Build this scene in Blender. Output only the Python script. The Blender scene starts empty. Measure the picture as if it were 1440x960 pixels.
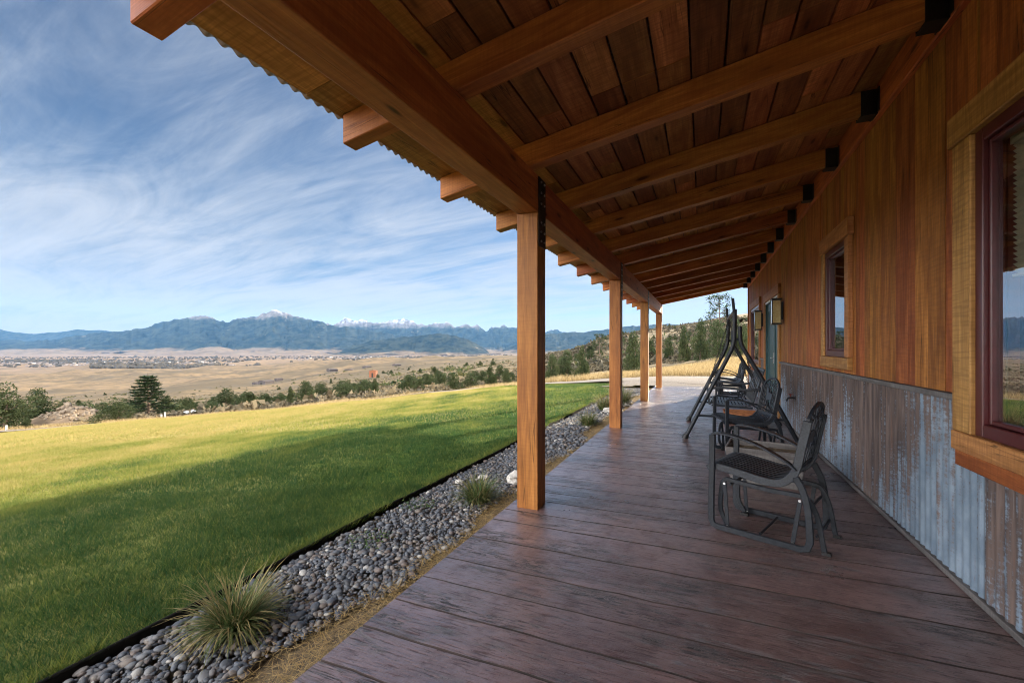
import bpy, math, random
import numpy as np
from mathutils import Vector, Matrix, noise as mnoise
random.seed(7); rng = np.random.default_rng(7)
scene = bpy.context.scene
COL = scene.collection
R_ = math.radians

# ------------------------------------------------------------------ helpers
class MB:
    def __init__(s):
        s.V = []; s.F = []; s.U = []; s.T = []; s.M = []; s.log = []
    def add(s, vs, fs, us=None, tone=None, mat=0):
        b = len(s.V); s.V += [tuple(v) for v in vs]; s.log.append((len(vs), len(fs)))
        for i, f in enumerate(fs):
            s.F.append([b + k for k in f])
            s.U.append(us[i] if us else [(vs[k][0] + vs[k][1], vs[k][2]) for k in f])
            s.T.append(random.random() if tone is None else tone); s.M.append(mat)
    def box(s, c, size, rot=None, grain=None, tone=None, mat=0):
        hx, hy, hz = size[0] / 2, size[1] / 2, size[2] / 2
        g = grain if grain is not None else max(range(3), key=lambda k: size[k])
        loc = [(x * hx, y * hy, z * hz) for x in (-1, 1) for y in (-1, 1) for z in (-1, 1)]
        fs = [(0, 1, 3, 2), (4, 6, 7, 5), (0, 4, 5, 1), (2, 3, 7, 6), (0, 2, 6, 4), (1, 5, 7, 3)]
        ru, rv = random.random() * 50, random.random() * 50
        us = []
        for k, f in enumerate(fs):
            ax = k // 2
            o = [a for a in range(3) if a != ax]
            if g in o:
                a = g; b = [q for q in o if q != g][0]
                us.append([(loc[i][a] + ru, loc[i][b] + rv + k * .7) for i in f])
            else:
                us.append([(loc[i][o[0]] * .15 + ru, loc[i][o[1]] + rv) for i in f])
        t = random.random() if tone is None else tone
        if rot is not None: vs = [Vector(c) + rot @ Vector(p) for p in loc]
        else: vs = [(c[0] + p[0], c[1] + p[1], c[2] + p[2]) for p in loc]
        s.add(vs, fs, us, t, mat)
    def bb(s, x0, x1, y0, y1, z0, z1, **k):
        s.box(((x0 + x1) / 2, (y0 + y1) / 2, (z0 + z1) / 2), (x1 - x0, y1 - y0, z1 - z0), **k)
    def bar(s, p, q, w, h, **k):
        p = Vector(p); q = Vector(q); d = q - p
        x = d.normalized(); up = Vector((0, 0, 1)) if abs(x.z) < .95 else Vector((1, 0, 0))
        y = up.cross(x).normalized(); z = x.cross(y)
        s.box((p + q) / 2, (d.length, w, h), rot=Matrix((x, y, z)).transposed(), grain=0, **k)
    def tube(s, path, r, n=8, cap=True, tone=None):
        path = [Vector(p) for p in path]; m = len(path)
        rs = r if isinstance(r, (list, tuple)) else [r] * m
        rings = []; prev = None; vs = []; L = 0
        for i, p in enumerate(path):
            t = (path[min(i + 1, m - 1)] - path[max(i - 1, 0)]).normalized()
            if prev is None:
                a = Vector((0, 0, 1)) if abs(t.z) < .9 else Vector((1, 0, 0)); nrm = t.cross(a).normalized()
            else: nrm = (prev - t * prev.dot(t)).normalized()
            prev = nrm; bn = t.cross(nrm)
            for k in range(n):
                a = 2 * math.pi * k / n
                vs.append(p + (nrm * math.cos(a) + bn * math.sin(a)) * rs[i])
        fs = []; us = []
        for i in range(m - 1):
            L2 = L + (path[i + 1] - path[i]).length
            for k in range(n):
                k2 = (k + 1) % n
                fs.append((i * n + k, i * n + k2, (i + 1) * n + k2, (i + 1) * n + k))
                us.append([(L, k * .05), (L, k * .05 + .05), (L2, k * .05 + .05), (L2, k * .05)])
            L = L2
        if cap:
            fs.append(tuple(range(n))[::-1]); us.append([(0, 0)] * n)
            fs.append(tuple((m - 1) * n + k for k in range(n))); us.append([(0, 0)] * n)
        s.add(vs, fs, us, tone if tone is not None else random.random())
    def prism(s, pts, fn, t0, t1, tone=None, mat=0):
        """2-D outline extruded from t0 to t1; fn(a, b, t) -> 3-D point"""
        n = len(pts)
        vs = [fn(a, b, t0) for a, b in pts] + [fn(a, b, t1) for a, b in pts]
        fs = [tuple(range(n))[::-1], tuple(range(n, 2 * n))] + [(i, (i + 1) % n, n + (i + 1) % n, n + i) for i in range(n)]
        s.add(vs, fs, None, random.random() if tone is None else tone, mat)
    def strip(s, path, w, fn, t0, t1, tone=None):
        """flat bar following a 2-D path, w wide in the plane of the path, from t0 to t1 across it"""
        ws = w if isinstance(w, (list, tuple)) else [w] * len(path)
        m = len(path); L = []; Rr = []
        for i, p in enumerate(path):
            a = path[max(i - 1, 0)]; b = path[min(i + 1, m - 1)]
            dx, dz = b[0] - a[0], b[1] - a[1]; l = math.hypot(dx, dz) or 1
            nx, nz = -dz / l, dx / l
            L.append((p[0] + nx * ws[i] / 2, p[1] + nz * ws[i] / 2)); Rr.append((p[0] - nx * ws[i] / 2, p[1] - nz * ws[i] / 2))
        vs = []
        for i in range(m): vs += [fn(*L[i], t0), fn(*Rr[i], t0), fn(*Rr[i], t1), fn(*L[i], t1)]
        fs = []
        for i in range(m - 1):
            for k in range(4): fs.append((4 * i + k, 4 * i + (k + 1) % 4, 4 * i + 4 + (k + 1) % 4, 4 * i + 4 + k))
        fs += [(3, 2, 1, 0), tuple(4 * (m - 1) + k for k in range(4))]
        s.add(vs, fs, None, random.random() if tone is None else tone)
    def build(s, name, mats, parent=None, smooth=False, bevel=0, seg=1):
        me = bpy.data.meshes.new(name)
        me.from_pydata([tuple(v) for v in s.V], [], s.F)
        uv = me.uv_layers.new(name='UVMap')
        flat = np.array([c for f in s.U for q in f for c in q], dtype=np.float32)
        uv.data.foreach_set('uv', flat)
        at = me.attributes.new('tone', 'FLOAT', 'FACE'); at.data.foreach_set('value', np.array(s.T, dtype=np.float32))
        mats = mats if isinstance(mats, (list, tuple)) else [mats]
        for m in mats: me.materials.append(m)
        me.polygons.foreach_set('material_index', np.array(s.M, dtype=np.int32))
        if smooth:
            me.polygons.foreach_set('use_smooth', np.ones(len(s.F), dtype=bool))
        me.update()
        o = bpy.data.objects.new(name, me); COL.objects.link(o)
        if smooth:
            try: me.set_sharp_from_angle(angle=R_(40))
            except Exception: pass
        if parent is not None: o.parent = parent
        if bevel:
            b = o.modifiers.new('bevel', 'BEVEL'); b.width = bevel; b.segments = seg; b.limit_method = 'ANGLE'; b.angle_limit = R_(50)
        return o

def pieces(mb, name, mat, parent, root=None, **k):
    """every box or bar that was added becomes an object of its own"""
    out = []; F = mb.F; start = 0
    for cnt_v, cnt_f in mb.log:
        q = MB(); v0 = sum(c for c, _ in mb.log[:len(out)]); f0 = sum(c for _, c in mb.log[:len(out)])
        q.V = mb.V[v0:v0 + cnt_v]; q.F = [[i - v0 for i in f] for f in F[f0:f0 + cnt_f]]; q.U = mb.U[f0:f0 + cnt_f]; q.T = mb.T[f0:f0 + cnt_f]; q.M = mb.M[f0:f0 + cnt_f]
        o = q.build(name, mat, None, **k); out.append(o)
        if root is not None: under(o, root)
        else: o.parent = parent
    return out

def mesh_np(name, V, F, mat, tone=None, smooth=False, parent=None, uv=None):
    V = np.asarray(V, dtype=np.float32); F = np.asarray(F, dtype=np.int32); n, k = F.shape
    me = bpy.data.meshes.new(name)
    me.vertices.add(len(V)); me.vertices.foreach_set('co', V.ravel())
    me.loops.add(n * k); me.loops.foreach_set('vertex_index', F.ravel())
    me.polygons.add(n); me.polygons.foreach_set('loop_start', np.arange(0, n * k, k, dtype=np.int32))
    try: me.polygons.foreach_set('loop_total', np.full(n, k, dtype=np.int32))
    except Exception: pass
    me.materials.append(mat)
    if tone is not None:
        at = me.attributes.new('tone', 'FLOAT', 'FACE'); at.data.foreach_set('value', np.asarray(tone, dtype=np.float32))
    if uv is not None:
        l = me.uv_layers.new(name='UVMap'); l.data.foreach_set('uv', np.asarray(uv, dtype=np.float32)[F.ravel()].ravel())
    if smooth: me.polygons.foreach_set('use_smooth', np.ones(n, dtype=bool))
    me.update(calc_edges=True); me.validate()
    o = bpy.data.objects.new(name, me); COL.objects.link(o)
    if parent is not None: o.parent = parent
    return o

def tag(o, label, cat, group=None, kind=None):
    o['label'] = label; o['category'] = cat
    if group: o['group'] = group
    if kind: o['kind'] = kind
    return o
def struct(o, label=None, cat=None):
    o['kind'] = 'structure'
    if label: o['label'] = label; o['category'] = cat
    return o
def empty(name, loc=(0, 0, 0), rz=0):
    o = bpy.data.objects.new(name, None); COL.objects.link(o); o.location = loc; o.rotation_euler = (0, 0, rz)
    o.empty_display_size = .1
    return o
def copy_tree(o, parent=None):
    c = o.copy(); COL.objects.link(c); c.parent = parent
    for ch in list(o.children): copy_tree(ch, c)
    return c
def catmull(pts, n=6):
    P = [np.array(p, float) for p in pts]; P = [2 * P[0] - P[1]] + P + [2 * P[-1] - P[-2]]; out = []
    for i in range(1, len(P) - 2):
        for k in range(n):
            t = k / n
            out.append(tuple(.5 * ((2 * P[i]) + (-P[i - 1] + P[i + 1]) * t + (2 * P[i - 1] - 5 * P[i] + 4 * P[i + 1] - P[i + 2]) * t ** 2 + (-P[i - 1] + 3 * P[i] - 3 * P[i + 1] + P[i + 2]) * t ** 3)))
    out.append(tuple(P[-2])); return out

# vectorised value noise
def _hash(ix, iy, seed):
    h = (ix.astype(np.int64) * 374761393 + iy.astype(np.int64) * 668265263 + seed * 1442695041) & 0xffffffff
    h = ((h ^ (h >> 13)) * 1274126177) & 0xffffffff
    return ((h ^ (h >> 16)) & 0xffff) / 65535.0
def vnoise(x, y, seed=0):
    x = np.asarray(x, float); y = np.asarray(y, float)
    ix = np.floor(x); iy = np.floor(y); fx = x - ix; fy = y - iy
    ix = ix.astype(np.int64); iy = iy.astype(np.int64)
    u = fx * fx * (3 - 2 * fx); v = fy * fy * (3 - 2 * fy)
    a = _hash(ix, iy, seed); b = _hash(ix + 1, iy, seed); c = _hash(ix, iy + 1, seed); d = _hash(ix + 1, iy + 1, seed)
    return (a * (1 - u) + b * u) * (1 - v) + (c * (1 - u) + d * u) * v
def fbm(x, y, seed=0, o=4):
    s = 0; a = .5; t = 0
    for k in range(o):
        s = s + a * vnoise(x * 2 ** k, y * 2 ** k, seed + k * 17); t += a; a *= .5
    return s / t

# ------------------------------------------------------------------ materials
class NT:
    def __init__(s, name):
        s.m = bpy.data.materials.new(name); s.m.use_nodes = True
        s.t = s.m.node_tree; s.t.nodes.clear()
        s.out = s.n('ShaderNodeOutputMaterial')
    def n(s, typ, **k):
        nd = s.t.nodes.new(typ)
        for a, b in k.items(): setattr(nd, a, b)
        return nd
    def l(s, a, b): s.t.links.new(a, b)
    def setin(s, sock, v):
        if hasattr(v, 'is_output') or isinstance(v, bpy.types.NodeSocket): s.l(v, sock)
        else:
            if isinstance(v, (tuple, list)) and len(v) == 3 and len(sock.default_value) == 4: v = (*v, 1)
            sock.default_value = v
    def math(s, op, a, b=None, clamp=False):
        nd = s.n('ShaderNodeMath', operation=op, use_clamp=clamp); s.setin(nd.inputs[0], a)
        if b is not None: s.setin(nd.inputs[1], b)
        return nd.outputs[0]
    def mix(s, f, a, b, typ='MIX'):
        nd = s.n('ShaderNodeMix', data_type='RGBA', blend_type=typ); s.setin(nd.inputs[0], f); s.setin(nd.inputs[6], a); s.setin(nd.inputs[7], b)
        return nd.outputs[2]
    def noise(s, vec, scale, detail=4, rough=.55, dist=0):
        nd = s.n('ShaderNodeTexNoise'); s.l(vec, nd.inputs['Vector']); nd.inputs['Scale'].default_value = scale
        nd.inputs['Detail'].default_value = detail; nd.inputs['Roughness'].default_value = rough; nd.inputs['Distortion'].default_value = dist
        return nd.outputs[0]
    def ramp(s, f, a, b, lo=0., hi=1., smooth=True):
        nd = s.n('ShaderNodeMapRange', interpolation_type='SMOOTHSTEP' if smooth else 'LINEAR'); s.setin(nd.inputs[0], f)
        nd.inputs[1].default_value = a; nd.inputs[2].default_value = b; nd.inputs[3].default_value = lo; nd.inputs[4].default_value = hi
        return nd.outputs[0]
    def scale(s, vec, sc, off=(0, 0, 0)):
        nd = s.n('ShaderNodeMapping'); s.l(vec, nd.inputs[0]); nd.inputs['Scale'].default_value = sc; nd.inputs['Location'].default_value = off
        return nd.outputs[0]
    def pos(s): return s.n('ShaderNodeNewGeometry').outputs['Position']
    def objc(s): return s.n('ShaderNodeTexCoord').outputs['Object']
    def uv(s): return s.n('ShaderNodeTexCoord').outputs['UV']
    def tone(s): return s.n('ShaderNodeAttribute', attribute_name='tone').outputs['Fac']
    def bsdf(s, col, rough=.6, bump=None, strength=.3, dist=.01, metal=0, spec=.5):
        b = s.n('ShaderNodeBsdfPrincipled'); s.setin(b.inputs['Base Color'], col); s.setin(b.inputs['Roughness'], rough)
        b.inputs['Metallic'].default_value = metal; b.inputs['Specular IOR Level'].default_value = spec
        if bump is not None:
            u = s.n('ShaderNodeBump'); s.l(bump, u.inputs['Height']); u.inputs['Strength'].default_value = strength; u.inputs['Distance'].default_value = dist
            s.l(u.outputs[0], b.inputs['Normal'])
        return b
    def done(s, sh):
        s.l(sh.outputs[0] if hasattr(sh, 'outputs') else sh, s.out.inputs[0]); return s.m

def wood(name, light, dark, rough=.6, var=.35, sawn=0., knots=True, bump=.35, spec=.3, scratch=0.):
    t = NT(name); uv = t.uv(); tone = t.tone()
    w = t.noise(t.scale(uv, (1.2, 9, 1)), 1, 5, .6, 1.2)
    f = t.noise(t.scale(uv, (5, 150, 1)), 1, 3, .6)
    g = t.noise(t.scale(uv, (2.5, 40, 1)), 1, 4, .6, .6)
    c = t.mix(t.ramp(w, .32, .7), dark, light)
    c = t.mix(t.ramp(g, .3, .75, 0, .55), c, tuple(x * .55 for x in dark))
    c = t.mix(t.ramp(f, .3, .7, .0, .3), c, tuple(x * .6 for x in dark))
    h = t.math('ADD', t.math('MULTIPLY', f, .5), g)
    if knots:
        v = t.n('ShaderNodeTexVoronoi'); t.l(t.scale(uv, (1.7, 6.5, 1)), v.inputs['Vector']); v.inputs['Scale'].default_value = 1
        k = t.ramp(v.outputs['Distance'], .05, .13, 1, 0)
        ring = t.ramp(v.outputs['Distance'], .08, .3, .45, 0)
        c = t.mix(ring, c, tuple(x * .6 for x in dark)); c = t.mix(k, c, tuple(x * .22 for x in dark))
    ck = t.ramp(t.math('ABSOLUTE', t.math('SUBTRACT', t.noise(t.scale(uv, (.45, 13, 1), (7, 2, 0)), 1, 3, .5), .5)), 0, .010, 1, 0)
    ck = t.math('MULTIPLY', ck, t.ramp(t.noise(t.scale(uv, (.8, 5, 1), (1, 9, 0)), 1, 2), .5, .58))
    c = t.mix(t.math('MULTIPLY', ck, .85), c, tuple(x * .15 for x in dark)); h = t.math('SUBTRACT', h, ck)
    if sawn:
        sw = t.noise(t.scale(uv, (70, 6, 1)), 1, 2, .5)
        c = t.mix(t.ramp(sw, .42, .62, 0, sawn), c, tuple(x * .5 for x in dark)); h = t.math('ADD', h, t.math('MULTIPLY', sw, sawn))
    if scratch: c = t.mix(t.ramp(t.noise(t.scale(uv, (1.6, 75, 1), (3, 5, 0)), 1, 5, .7), .60, .72, 0, scratch), c, tuple(min(1, x * 1.5) for x in light))
    m = t.ramp(tone, 0, 1, 1 - var, 1 + var, False)
    hs = t.n('ShaderNodeHueSaturation'); t.l(c, hs.inputs['Color']); t.l(m, hs.inputs['Value'])
    t.l(t.ramp(t.math('FRACT', t.math('MULTIPLY', tone, 7.31)), 0, 1, .488, .514, False), hs.inputs['Hue'])
    return t.done(t.bsdf(hs.outputs[0], rough, h, bump, .006, spec=spec))
def plain(name, col, rough=.5, metal=0, var=.25, sc=25, spec=.5, bump=.1):
    t = NT(name); o = t.objc(); n = t.noise(o, sc, 4)
    c = t.mix(t.ramp(n, .3, .7), tuple(x * (1 - var) for x in col), tuple(min(1, x * (1 + var)) for x in col))
    return t.done(t.bsdf(c, rough, n, bump, .004, metal, spec))

M = {}
M['timber'] = wood('timber', (.56, .195, .052), (.33, .098, .025), .55, .18, .15)
M['post'] = wood('post_wood', (.47, .175, .042), (.25, .078, .018), .5, .12, .12)
M['rafter'] = wood('rafter_wood', (.60, .200, .052), (.34, .092, .022), .55, .3, .15)
M['deckboard'] = wood('ceiling_board', (.60, .250, .080), (.33, .118, .036), .65, .45, .35)
M['siding'] = wood('siding', (.55, .205, .050), (.25, .076, .018), .68, .17, .22, False, .6, scratch=.75)
M['trim'] = wood('trim_wood', (.58, .29, .098), (.34, .15, .046), .6, .12, .4)
M['maroon'] = plain('maroon_clad', (.075, .014, .016), .35, var=.1)
M['black'] = plain('black_steel', (.012, .012, .013), .45, .3, var=.3)
M['iron'] = plain('cast_metal', (.014, .017, .023), .42, .0, var=.3, sc=60, spec=.3)
M['ironedge'] = plain('worn_cast_metal', (.024, .028, .036), .40, .05, var=.4, sc=90, spec=.4)
M['steel'] = plain('bolt_steel', (.55, .55, .56), .3, .9)
M['teal'] = plain('teal_paint', (.010, .052, .058), .4, var=.12)
M['white'] = plain('white_paint', (.75, .75, .73), .4, var=.05)
M['edging'] = plain('edging_plastic', (.012, .012, .011), .95, var=.3, spec=.1)
M['bark'] = plain('bark', (.10, .07, .05), .9, var=.4, sc=12, bump=.6)
M['concrete'] = plain('concrete_edge', (.16, .12, .11), .8, var=.2)
M['groove'] = plain('plank_groove', (.034, .021, .019), .8, var=.5, sc=6)
M['terracotta'] = plain('terracotta', (.34, .13, .05), .75, var=.2)
M['greywood'] = wood('grey_wood', (.26, .245, .24), (.13, .12, .118), .8, .15, .3, False)
M['dark'] = plain('dark_room', (.02, .018, .016), .9)
M['blind'] = plain('blind_slat', (.50, .48, .37), .6, var=.08)
M['brass'] = plain('red_handle', (.20, .02, .015), .5)
M['whitestone'] = plain('white_stone', (.44, .42, .39), .85, var=.2, sc=14, bump=.6)
M['shedred'] = plain('rust_red_board', (.19, .065, .026), .8, var=.2)
M['barn'] = plain('barn_board', (.06, .05, .05), .9, var=.3)
M['roofing'] = plain('pale_roof', (.50, .55, .60), .5, var=.1)

def mat_galv(name, rusty):
    t = NT(name); p = t.pos(); sx = t.n('ShaderNodeSeparateXYZ'); t.l(p, sx.inputs[0]); y, z = sx.outputs[1], sx.outputs[2]
    a = t.noise(t.scale(p, (1, .8, .5), (0, 3.1, 0)), 1.1, 3, .6)           # where a sheet rusts
    b = t.noise(t.scale(p, (1, 30, 1.6)), 1, 5, .65)                        # runs down the ribs
    s = t.noise(t.scale(p, (1, 30, 60)), 1, 4, .7)                          # speckle across the ribs
    d = t.noise(t.scale(p, (1, 9, 7)), 1, 5, .65)
    wn = t.n('ShaderNodeTexWhiteNoise', noise_dimensions='1D'); t.l(t.math('FLOOR', t.math('DIVIDE', t.math('SUBTRACT', y, .04), .68)), wn.inputs['W'])
    base = t.mix(t.ramp(d, .3, .7), (.135, .185, .245), (.235, .300, .375))
    m = t.math('ADD', t.math('ADD', t.math('MULTIPLY', a, .9), t.math('MULTIPLY', b, 1.15)), t.math('MULTIPLY', s, .62))
    m = t.math('ADD', m, t.math('MULTIPLY', t.math('SUBTRACT', wn.outputs[0], .5), .30))
    m = t.math('ADD', m, t.ramp(y, 3.75, 3.78, .05, .05, False))            # the sheets by the big window are newer
    m = t.math('ADD', m, t.math('MULTIPLY', t.math('SUBTRACT', z, .45), .28))
    k = t.ramp(m, 1.34 - rusty, 1.56 - rusty)
    rust = t.mix(t.ramp(b, .35, .65), (.056, .040, .037), (.150, .108, .094))
    rust = t.mix(t.ramp(t.noise(t.scale(p, (1, 18, 1.5), (0, 9, 2)), 1, 4), .62, .74, 0, .6), rust, (.26, .105, .045))
    c = t.mix(k, base, rust)
    pale = t.ramp(t.noise(t.scale(p, (1, 55, 2.4), (0, 5, 7)), 1, 5, .7), .60, .74, 0, .5)
    c = t.mix(pale, c, (.36, .35, .35))
    lap = t.ramp(t.math('FRACT', t.math('DIVIDE', t.math('SUBTRACT', y, .04), .68)), .0, .012, .7, 0, False)
    c = t.mix(lap, c, (.02, .018, .018))
    return t.done(t.bsdf(c, t.ramp(k, 0, 1, .40, .8), t.math('ADD', s, b), .2, .004, 0, .5))
M['galv'] = mat_galv('rusted_corrugated_iron', .15)
M['roofmetal'] = plain('roof_sheet', (.13, .085, .075), .55, .3, var=.35, sc=8)

def mat_patio():
    t = NT('stamped_concrete'); uv = t.uv(); tone = t.tone(); p = t.pos()
    w = t.noise(t.scale(uv, (.9, 5, 1)), 1, 6, .65, 1.4)
    g = t.noise(t.scale(uv, (2.6, 24, 1)), 1, 6, .68, 1.0)
    f = t.noise(t.scale(uv, (9, 90, 1)), 1, 4, .7)
    q = t.noise(p, 1.3, 5, .65); q2 = t.noise(p, 6.5, 5, .7); sp = t.noise(t.scale(p, (1, 1.8, 1)), 55, 3, .6)
    c = t.mix(t.ramp(w, .3, .7), (.090, .048, .046), (.195, .118, .113))
    c = t.mix(t.ramp(q, .42, .62, 0, .65), c, (.205, .135, .128))
    c = t.mix(t.ramp(q2, .46, .70, 0, .45), c, (.060, .036, .035))
    crack = t.ramp(t.math('ABSOLUTE', t.math('SUBTRACT', g, .5)), .0, .028, 1, 0)
    crack = t.math('MULTIPLY', crack, t.ramp(t.noise(t.scale(uv, (1.5, 6, 1), (4, 4, 0)), 1, 3), .48, .6))
    c = t.mix(t.math('MULTIPLY', crack, .95), c, (.012, .008, .008))
    c = t.mix(t.ramp(f, .50, .66, 0, .65), c, (.035, .020, .020)); c = t.mix(t.ramp(t.noise(t.scale(uv, (5, 38, 1), (2, 8, 0)), 1, 5, .7), .56, .68, 0, .7), c, (.020, .012, .013))
    pit = t.ramp(sp, .64, .70)
    c = t.mix(t.math('MULTIPLY', pit, .8), c, (.018, .012, .012))
    v = t.n('ShaderNodeTexVoronoi'); t.l(t.scale(uv, (1.1, 3.6, 1)), v.inputs['Vector']); v.inputs['Scale'].default_value = 1
    kn = t.ramp(v.outputs['Distance'], .03, .10, 1, 0)
    c = t.mix(t.math('MULTIPLY', kn, .8), c, (.022, .012, .011))
    hs = t.n('ShaderNodeHueSaturation'); t.l(c, hs.inputs['Color']); t.l(t.ramp(tone, 0, 1, .8, 1.22, False), hs.inputs['Value'])
    h = t.math('ADD', t.math('ADD', t.math('MULTIPLY', crack, -.5), t.math('MULTIPLY', f, -.22)), t.math('MULTIPLY', w, -.35))
    h = t.math('ADD', h, t.math('ADD', t.math('MULTIPLY', q2, -.4), t.math('MULTIPLY', pit, -.35)))
    r = t.math('ADD', t.ramp(q, .3, .7, .26, .42), t.ramp(q2, .45, .72, 0, .22))
    b = t.bsdf(hs.outputs[0], r, h, 1.0, .028, spec=.5)
    worn = t.math('MAXIMUM', t.math('MAXIMUM', crack, pit), t.math('MAXIMUM', t.ramp(f, .50, .64, 0, .9), t.ramp(q2, .50, .75, 0, .4)))
    t.l(t.math('MULTIPLY', t.math('SUBTRACT', 1, worn), .95), b.inputs['Coat Weight']); b.inputs['Coat Roughness'].default_value = .25; b.inputs['Coat IOR'].default_value = 1.75
    t.l(t.ramp(worn, 0, 1, .55, .12, False), b.inputs['Specular IOR Level'])
    u = t.n('ShaderNodeBump'); t.l(h, u.inputs['Height']); u.inputs['Strength'].default_value = .8; u.inputs['Distance'].default_value = .018; t.l(u.outputs[0], b.inputs['Coat Normal'])
    return t.done(b)
M['patio'] = mat_patio()

def mat_glass(name, ior=2.0):
    t = NT(name)
    fr = t.n('ShaderNodeFresnel'); fr.inputs[0].default_value = ior
    g = t.n('ShaderNodeBsdfGlossy'); g.inputs['Roughness'].default_value = .0; g.inputs['Color'].default_value = (.92, .95, 1, 1)
    tr = t.n('ShaderNodeBsdfTransparent'); tr.inputs[0].default_value = (.93, .95, .94, 1)
    bf = t.n('ShaderNodeNewGeometry').outputs['Backfacing']; mx = t.n('ShaderNodeMixShader'); t.l(t.math('MULTIPLY', fr.outputs[0], t.math('SUBTRACT', 1, bf)), mx.inputs[0]); t.l(tr.outputs[0], mx.inputs[1]); t.l(g.outputs[0], mx.inputs[2])
    return t.done(mx)
M['glass'] = mat_glass('window_glass', 3.8)
def mat_frost():
    t = NT('amber_seeded_glass'); p = t.objc(); n = t.noise(p, 40, 3)
    b = t.bsdf(t.mix(t.ramp(n, .3, .7), (.62, .50, .22), (.75, .64, .34)), .12, n, .2, .004)
    b.inputs['Transmission Weight'].default_value = .35
    return t.done(b)
M['frost'] = mat_frost()

def mat_leafy(name, a, b, c, rough=.7, trans=.25):
    """foliage / grass: colour per blade from the tone attribute"""
    t = NT(name); tone = t.tone()
    col = t.mix(t.ramp(tone, 0, .5, 0, 1, False), a, b); col = t.mix(t.ramp(tone, .5, 1, 0, 1, False), col, c)
    d = t.bsdf(col, rough, spec=.25)
    tl = t.n('ShaderNodeBsdfTranslucent'); t.l(col, tl.inputs[0])
    mx = t.n('ShaderNodeMixShader'); mx.inputs[0].default_value = trans; t.l(d.outputs[0], mx.inputs[1]); t.l(tl.outputs[0], mx.inputs[2])
    return t.done(mx)
M['lawnblade'] = mat_leafy('lawn_blade', (.029, .080, .022), (.19, .215, .040), (.38, .305, .115), .65, .5)
M['tuft'] = mat_leafy('tuft_blade', (.045, .10, .026), (.105, .135, .045), (.30, .235, .105), .6, .25)
M['straw'] = mat_leafy('straw_blade', (.30, .20, .09), (.40, .28, .12), (.52, .38, .18), .8, .25)
M['juniper'] = mat_leafy('juniper_leaf', (.018, .034, .013), (.050, .066, .024), (.115, .105, .038), .75, .2)
M['pine'] = mat_leafy('pine_needle', (.014, .030, .014), (.034, .058, .022), (.085, .085, .032), .75, .2)
M['sage'] = mat_leafy('sagebrush_leaf', (.065, .058, .042), (.12, .10, .064), (.20, .155, .09), .85, .1)
M['brush'] = mat_leafy('dark_brush', (.036, .035, .025), (.068, .060, .040), (.115, .096, .06), .85, .1)
M['drygrass'] = mat_leafy('dry_grass_blade', (.20, .145, .068), (.33, .245, .115), (.46, .36, .19), .8, .25)
M['pebble'] = None
def mat_pebble():
    t = NT('river_pebble'); tone = t.tone(); n = t.noise(t.objc(), 60, 4, .6)
    cr = t.n('ShaderNodeValToRGB'); t.l(tone, cr.inputs[0]); e = cr.color_ramp; e.interpolation = 'LINEAR'
    stops = [(0, (.022, .026, .034)), (.2, (.050, .060, .078)), (.38, (.085, .098, .122)), (.52, (.13, .135, .145)), (.64, (.115, .088, .078)), (.76, (.19, .165, .14)), (.86, (.065, .075, .095)), (.95, (.24, .235, .225)), (1, (.42, .41, .39))]
    while len(e.elements) < len(stops): e.elements.new(.5)
    for q, (a, b) in zip(e.elements, stops): q.position = a; q.color = (*b, 1)
    c = cr.outputs[0]
    c = t.mix(t.ramp(n, .35, .7, 0, .35), c, (.09, .09, .1))
    return t.done(t.bsdf(c, .62, n, .15, .003))
M['pebble'] = mat_pebble()
def mat_soil():
    t = NT('bed_soil'); p = t.pos(); n = t.noise(p, 30, 5, .65)
    c = t.mix(t.ramp(n, .3, .7), (.05, .04, .03), (.20, .15, .09))
    return t.done(t.bsdf(c, .95, n, .6, .02))
M['soil'] = mat_soil()
def mat_lawn():
    t = NT('lawn_turf'); p = t.pos(); n = t.noise(p, 9, 6, .7); q = t.noise(t.scale(p, (.35, .35, 1)), 1, 4, .6, .5)
    far = t.ramp(t.n('ShaderNodeSeparateXYZ').outputs[0], 0, 1)
    sx = t.n('ShaderNodeSeparateXYZ'); t.l(p, sx.inputs[0])
    dry = t.ramp(t.math('ADD', t.math('MULTIPLY', sx.outputs[0], -.06), t.math('MULTIPLY', q, 1.1)), .55, 1.25)
    g = t.mix(t.ramp(n, .3, .7), (.025, .062, .010), (.08, .125, .018)); y = t.mix(t.ramp(n, .3, .7), (.18, .15, .05), (.38, .30, .12))
    return t.done(t.bsdf(t.mix(dry, g, y), .9, n, .5, .03, spec=.1))
M['lawn'] = mat_lawn()
def mat_gravel():
    t = NT('drive_gravel'); p = t.pos(); n = t.noise(p, 22, 4, .7); q = t.noise(p, .7, 4)
    c = t.mix(t.ramp(n, .35, .65), (.075, .068, .063), (.21, .19, .178)); c = t.mix(t.ramp(q, .4, .7, 0, .5), c, (.17, .135, .095))
    return t.done(t.bsdf(c, .95, n, .6, .03))
M['gravel'] = mat_gravel()
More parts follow.
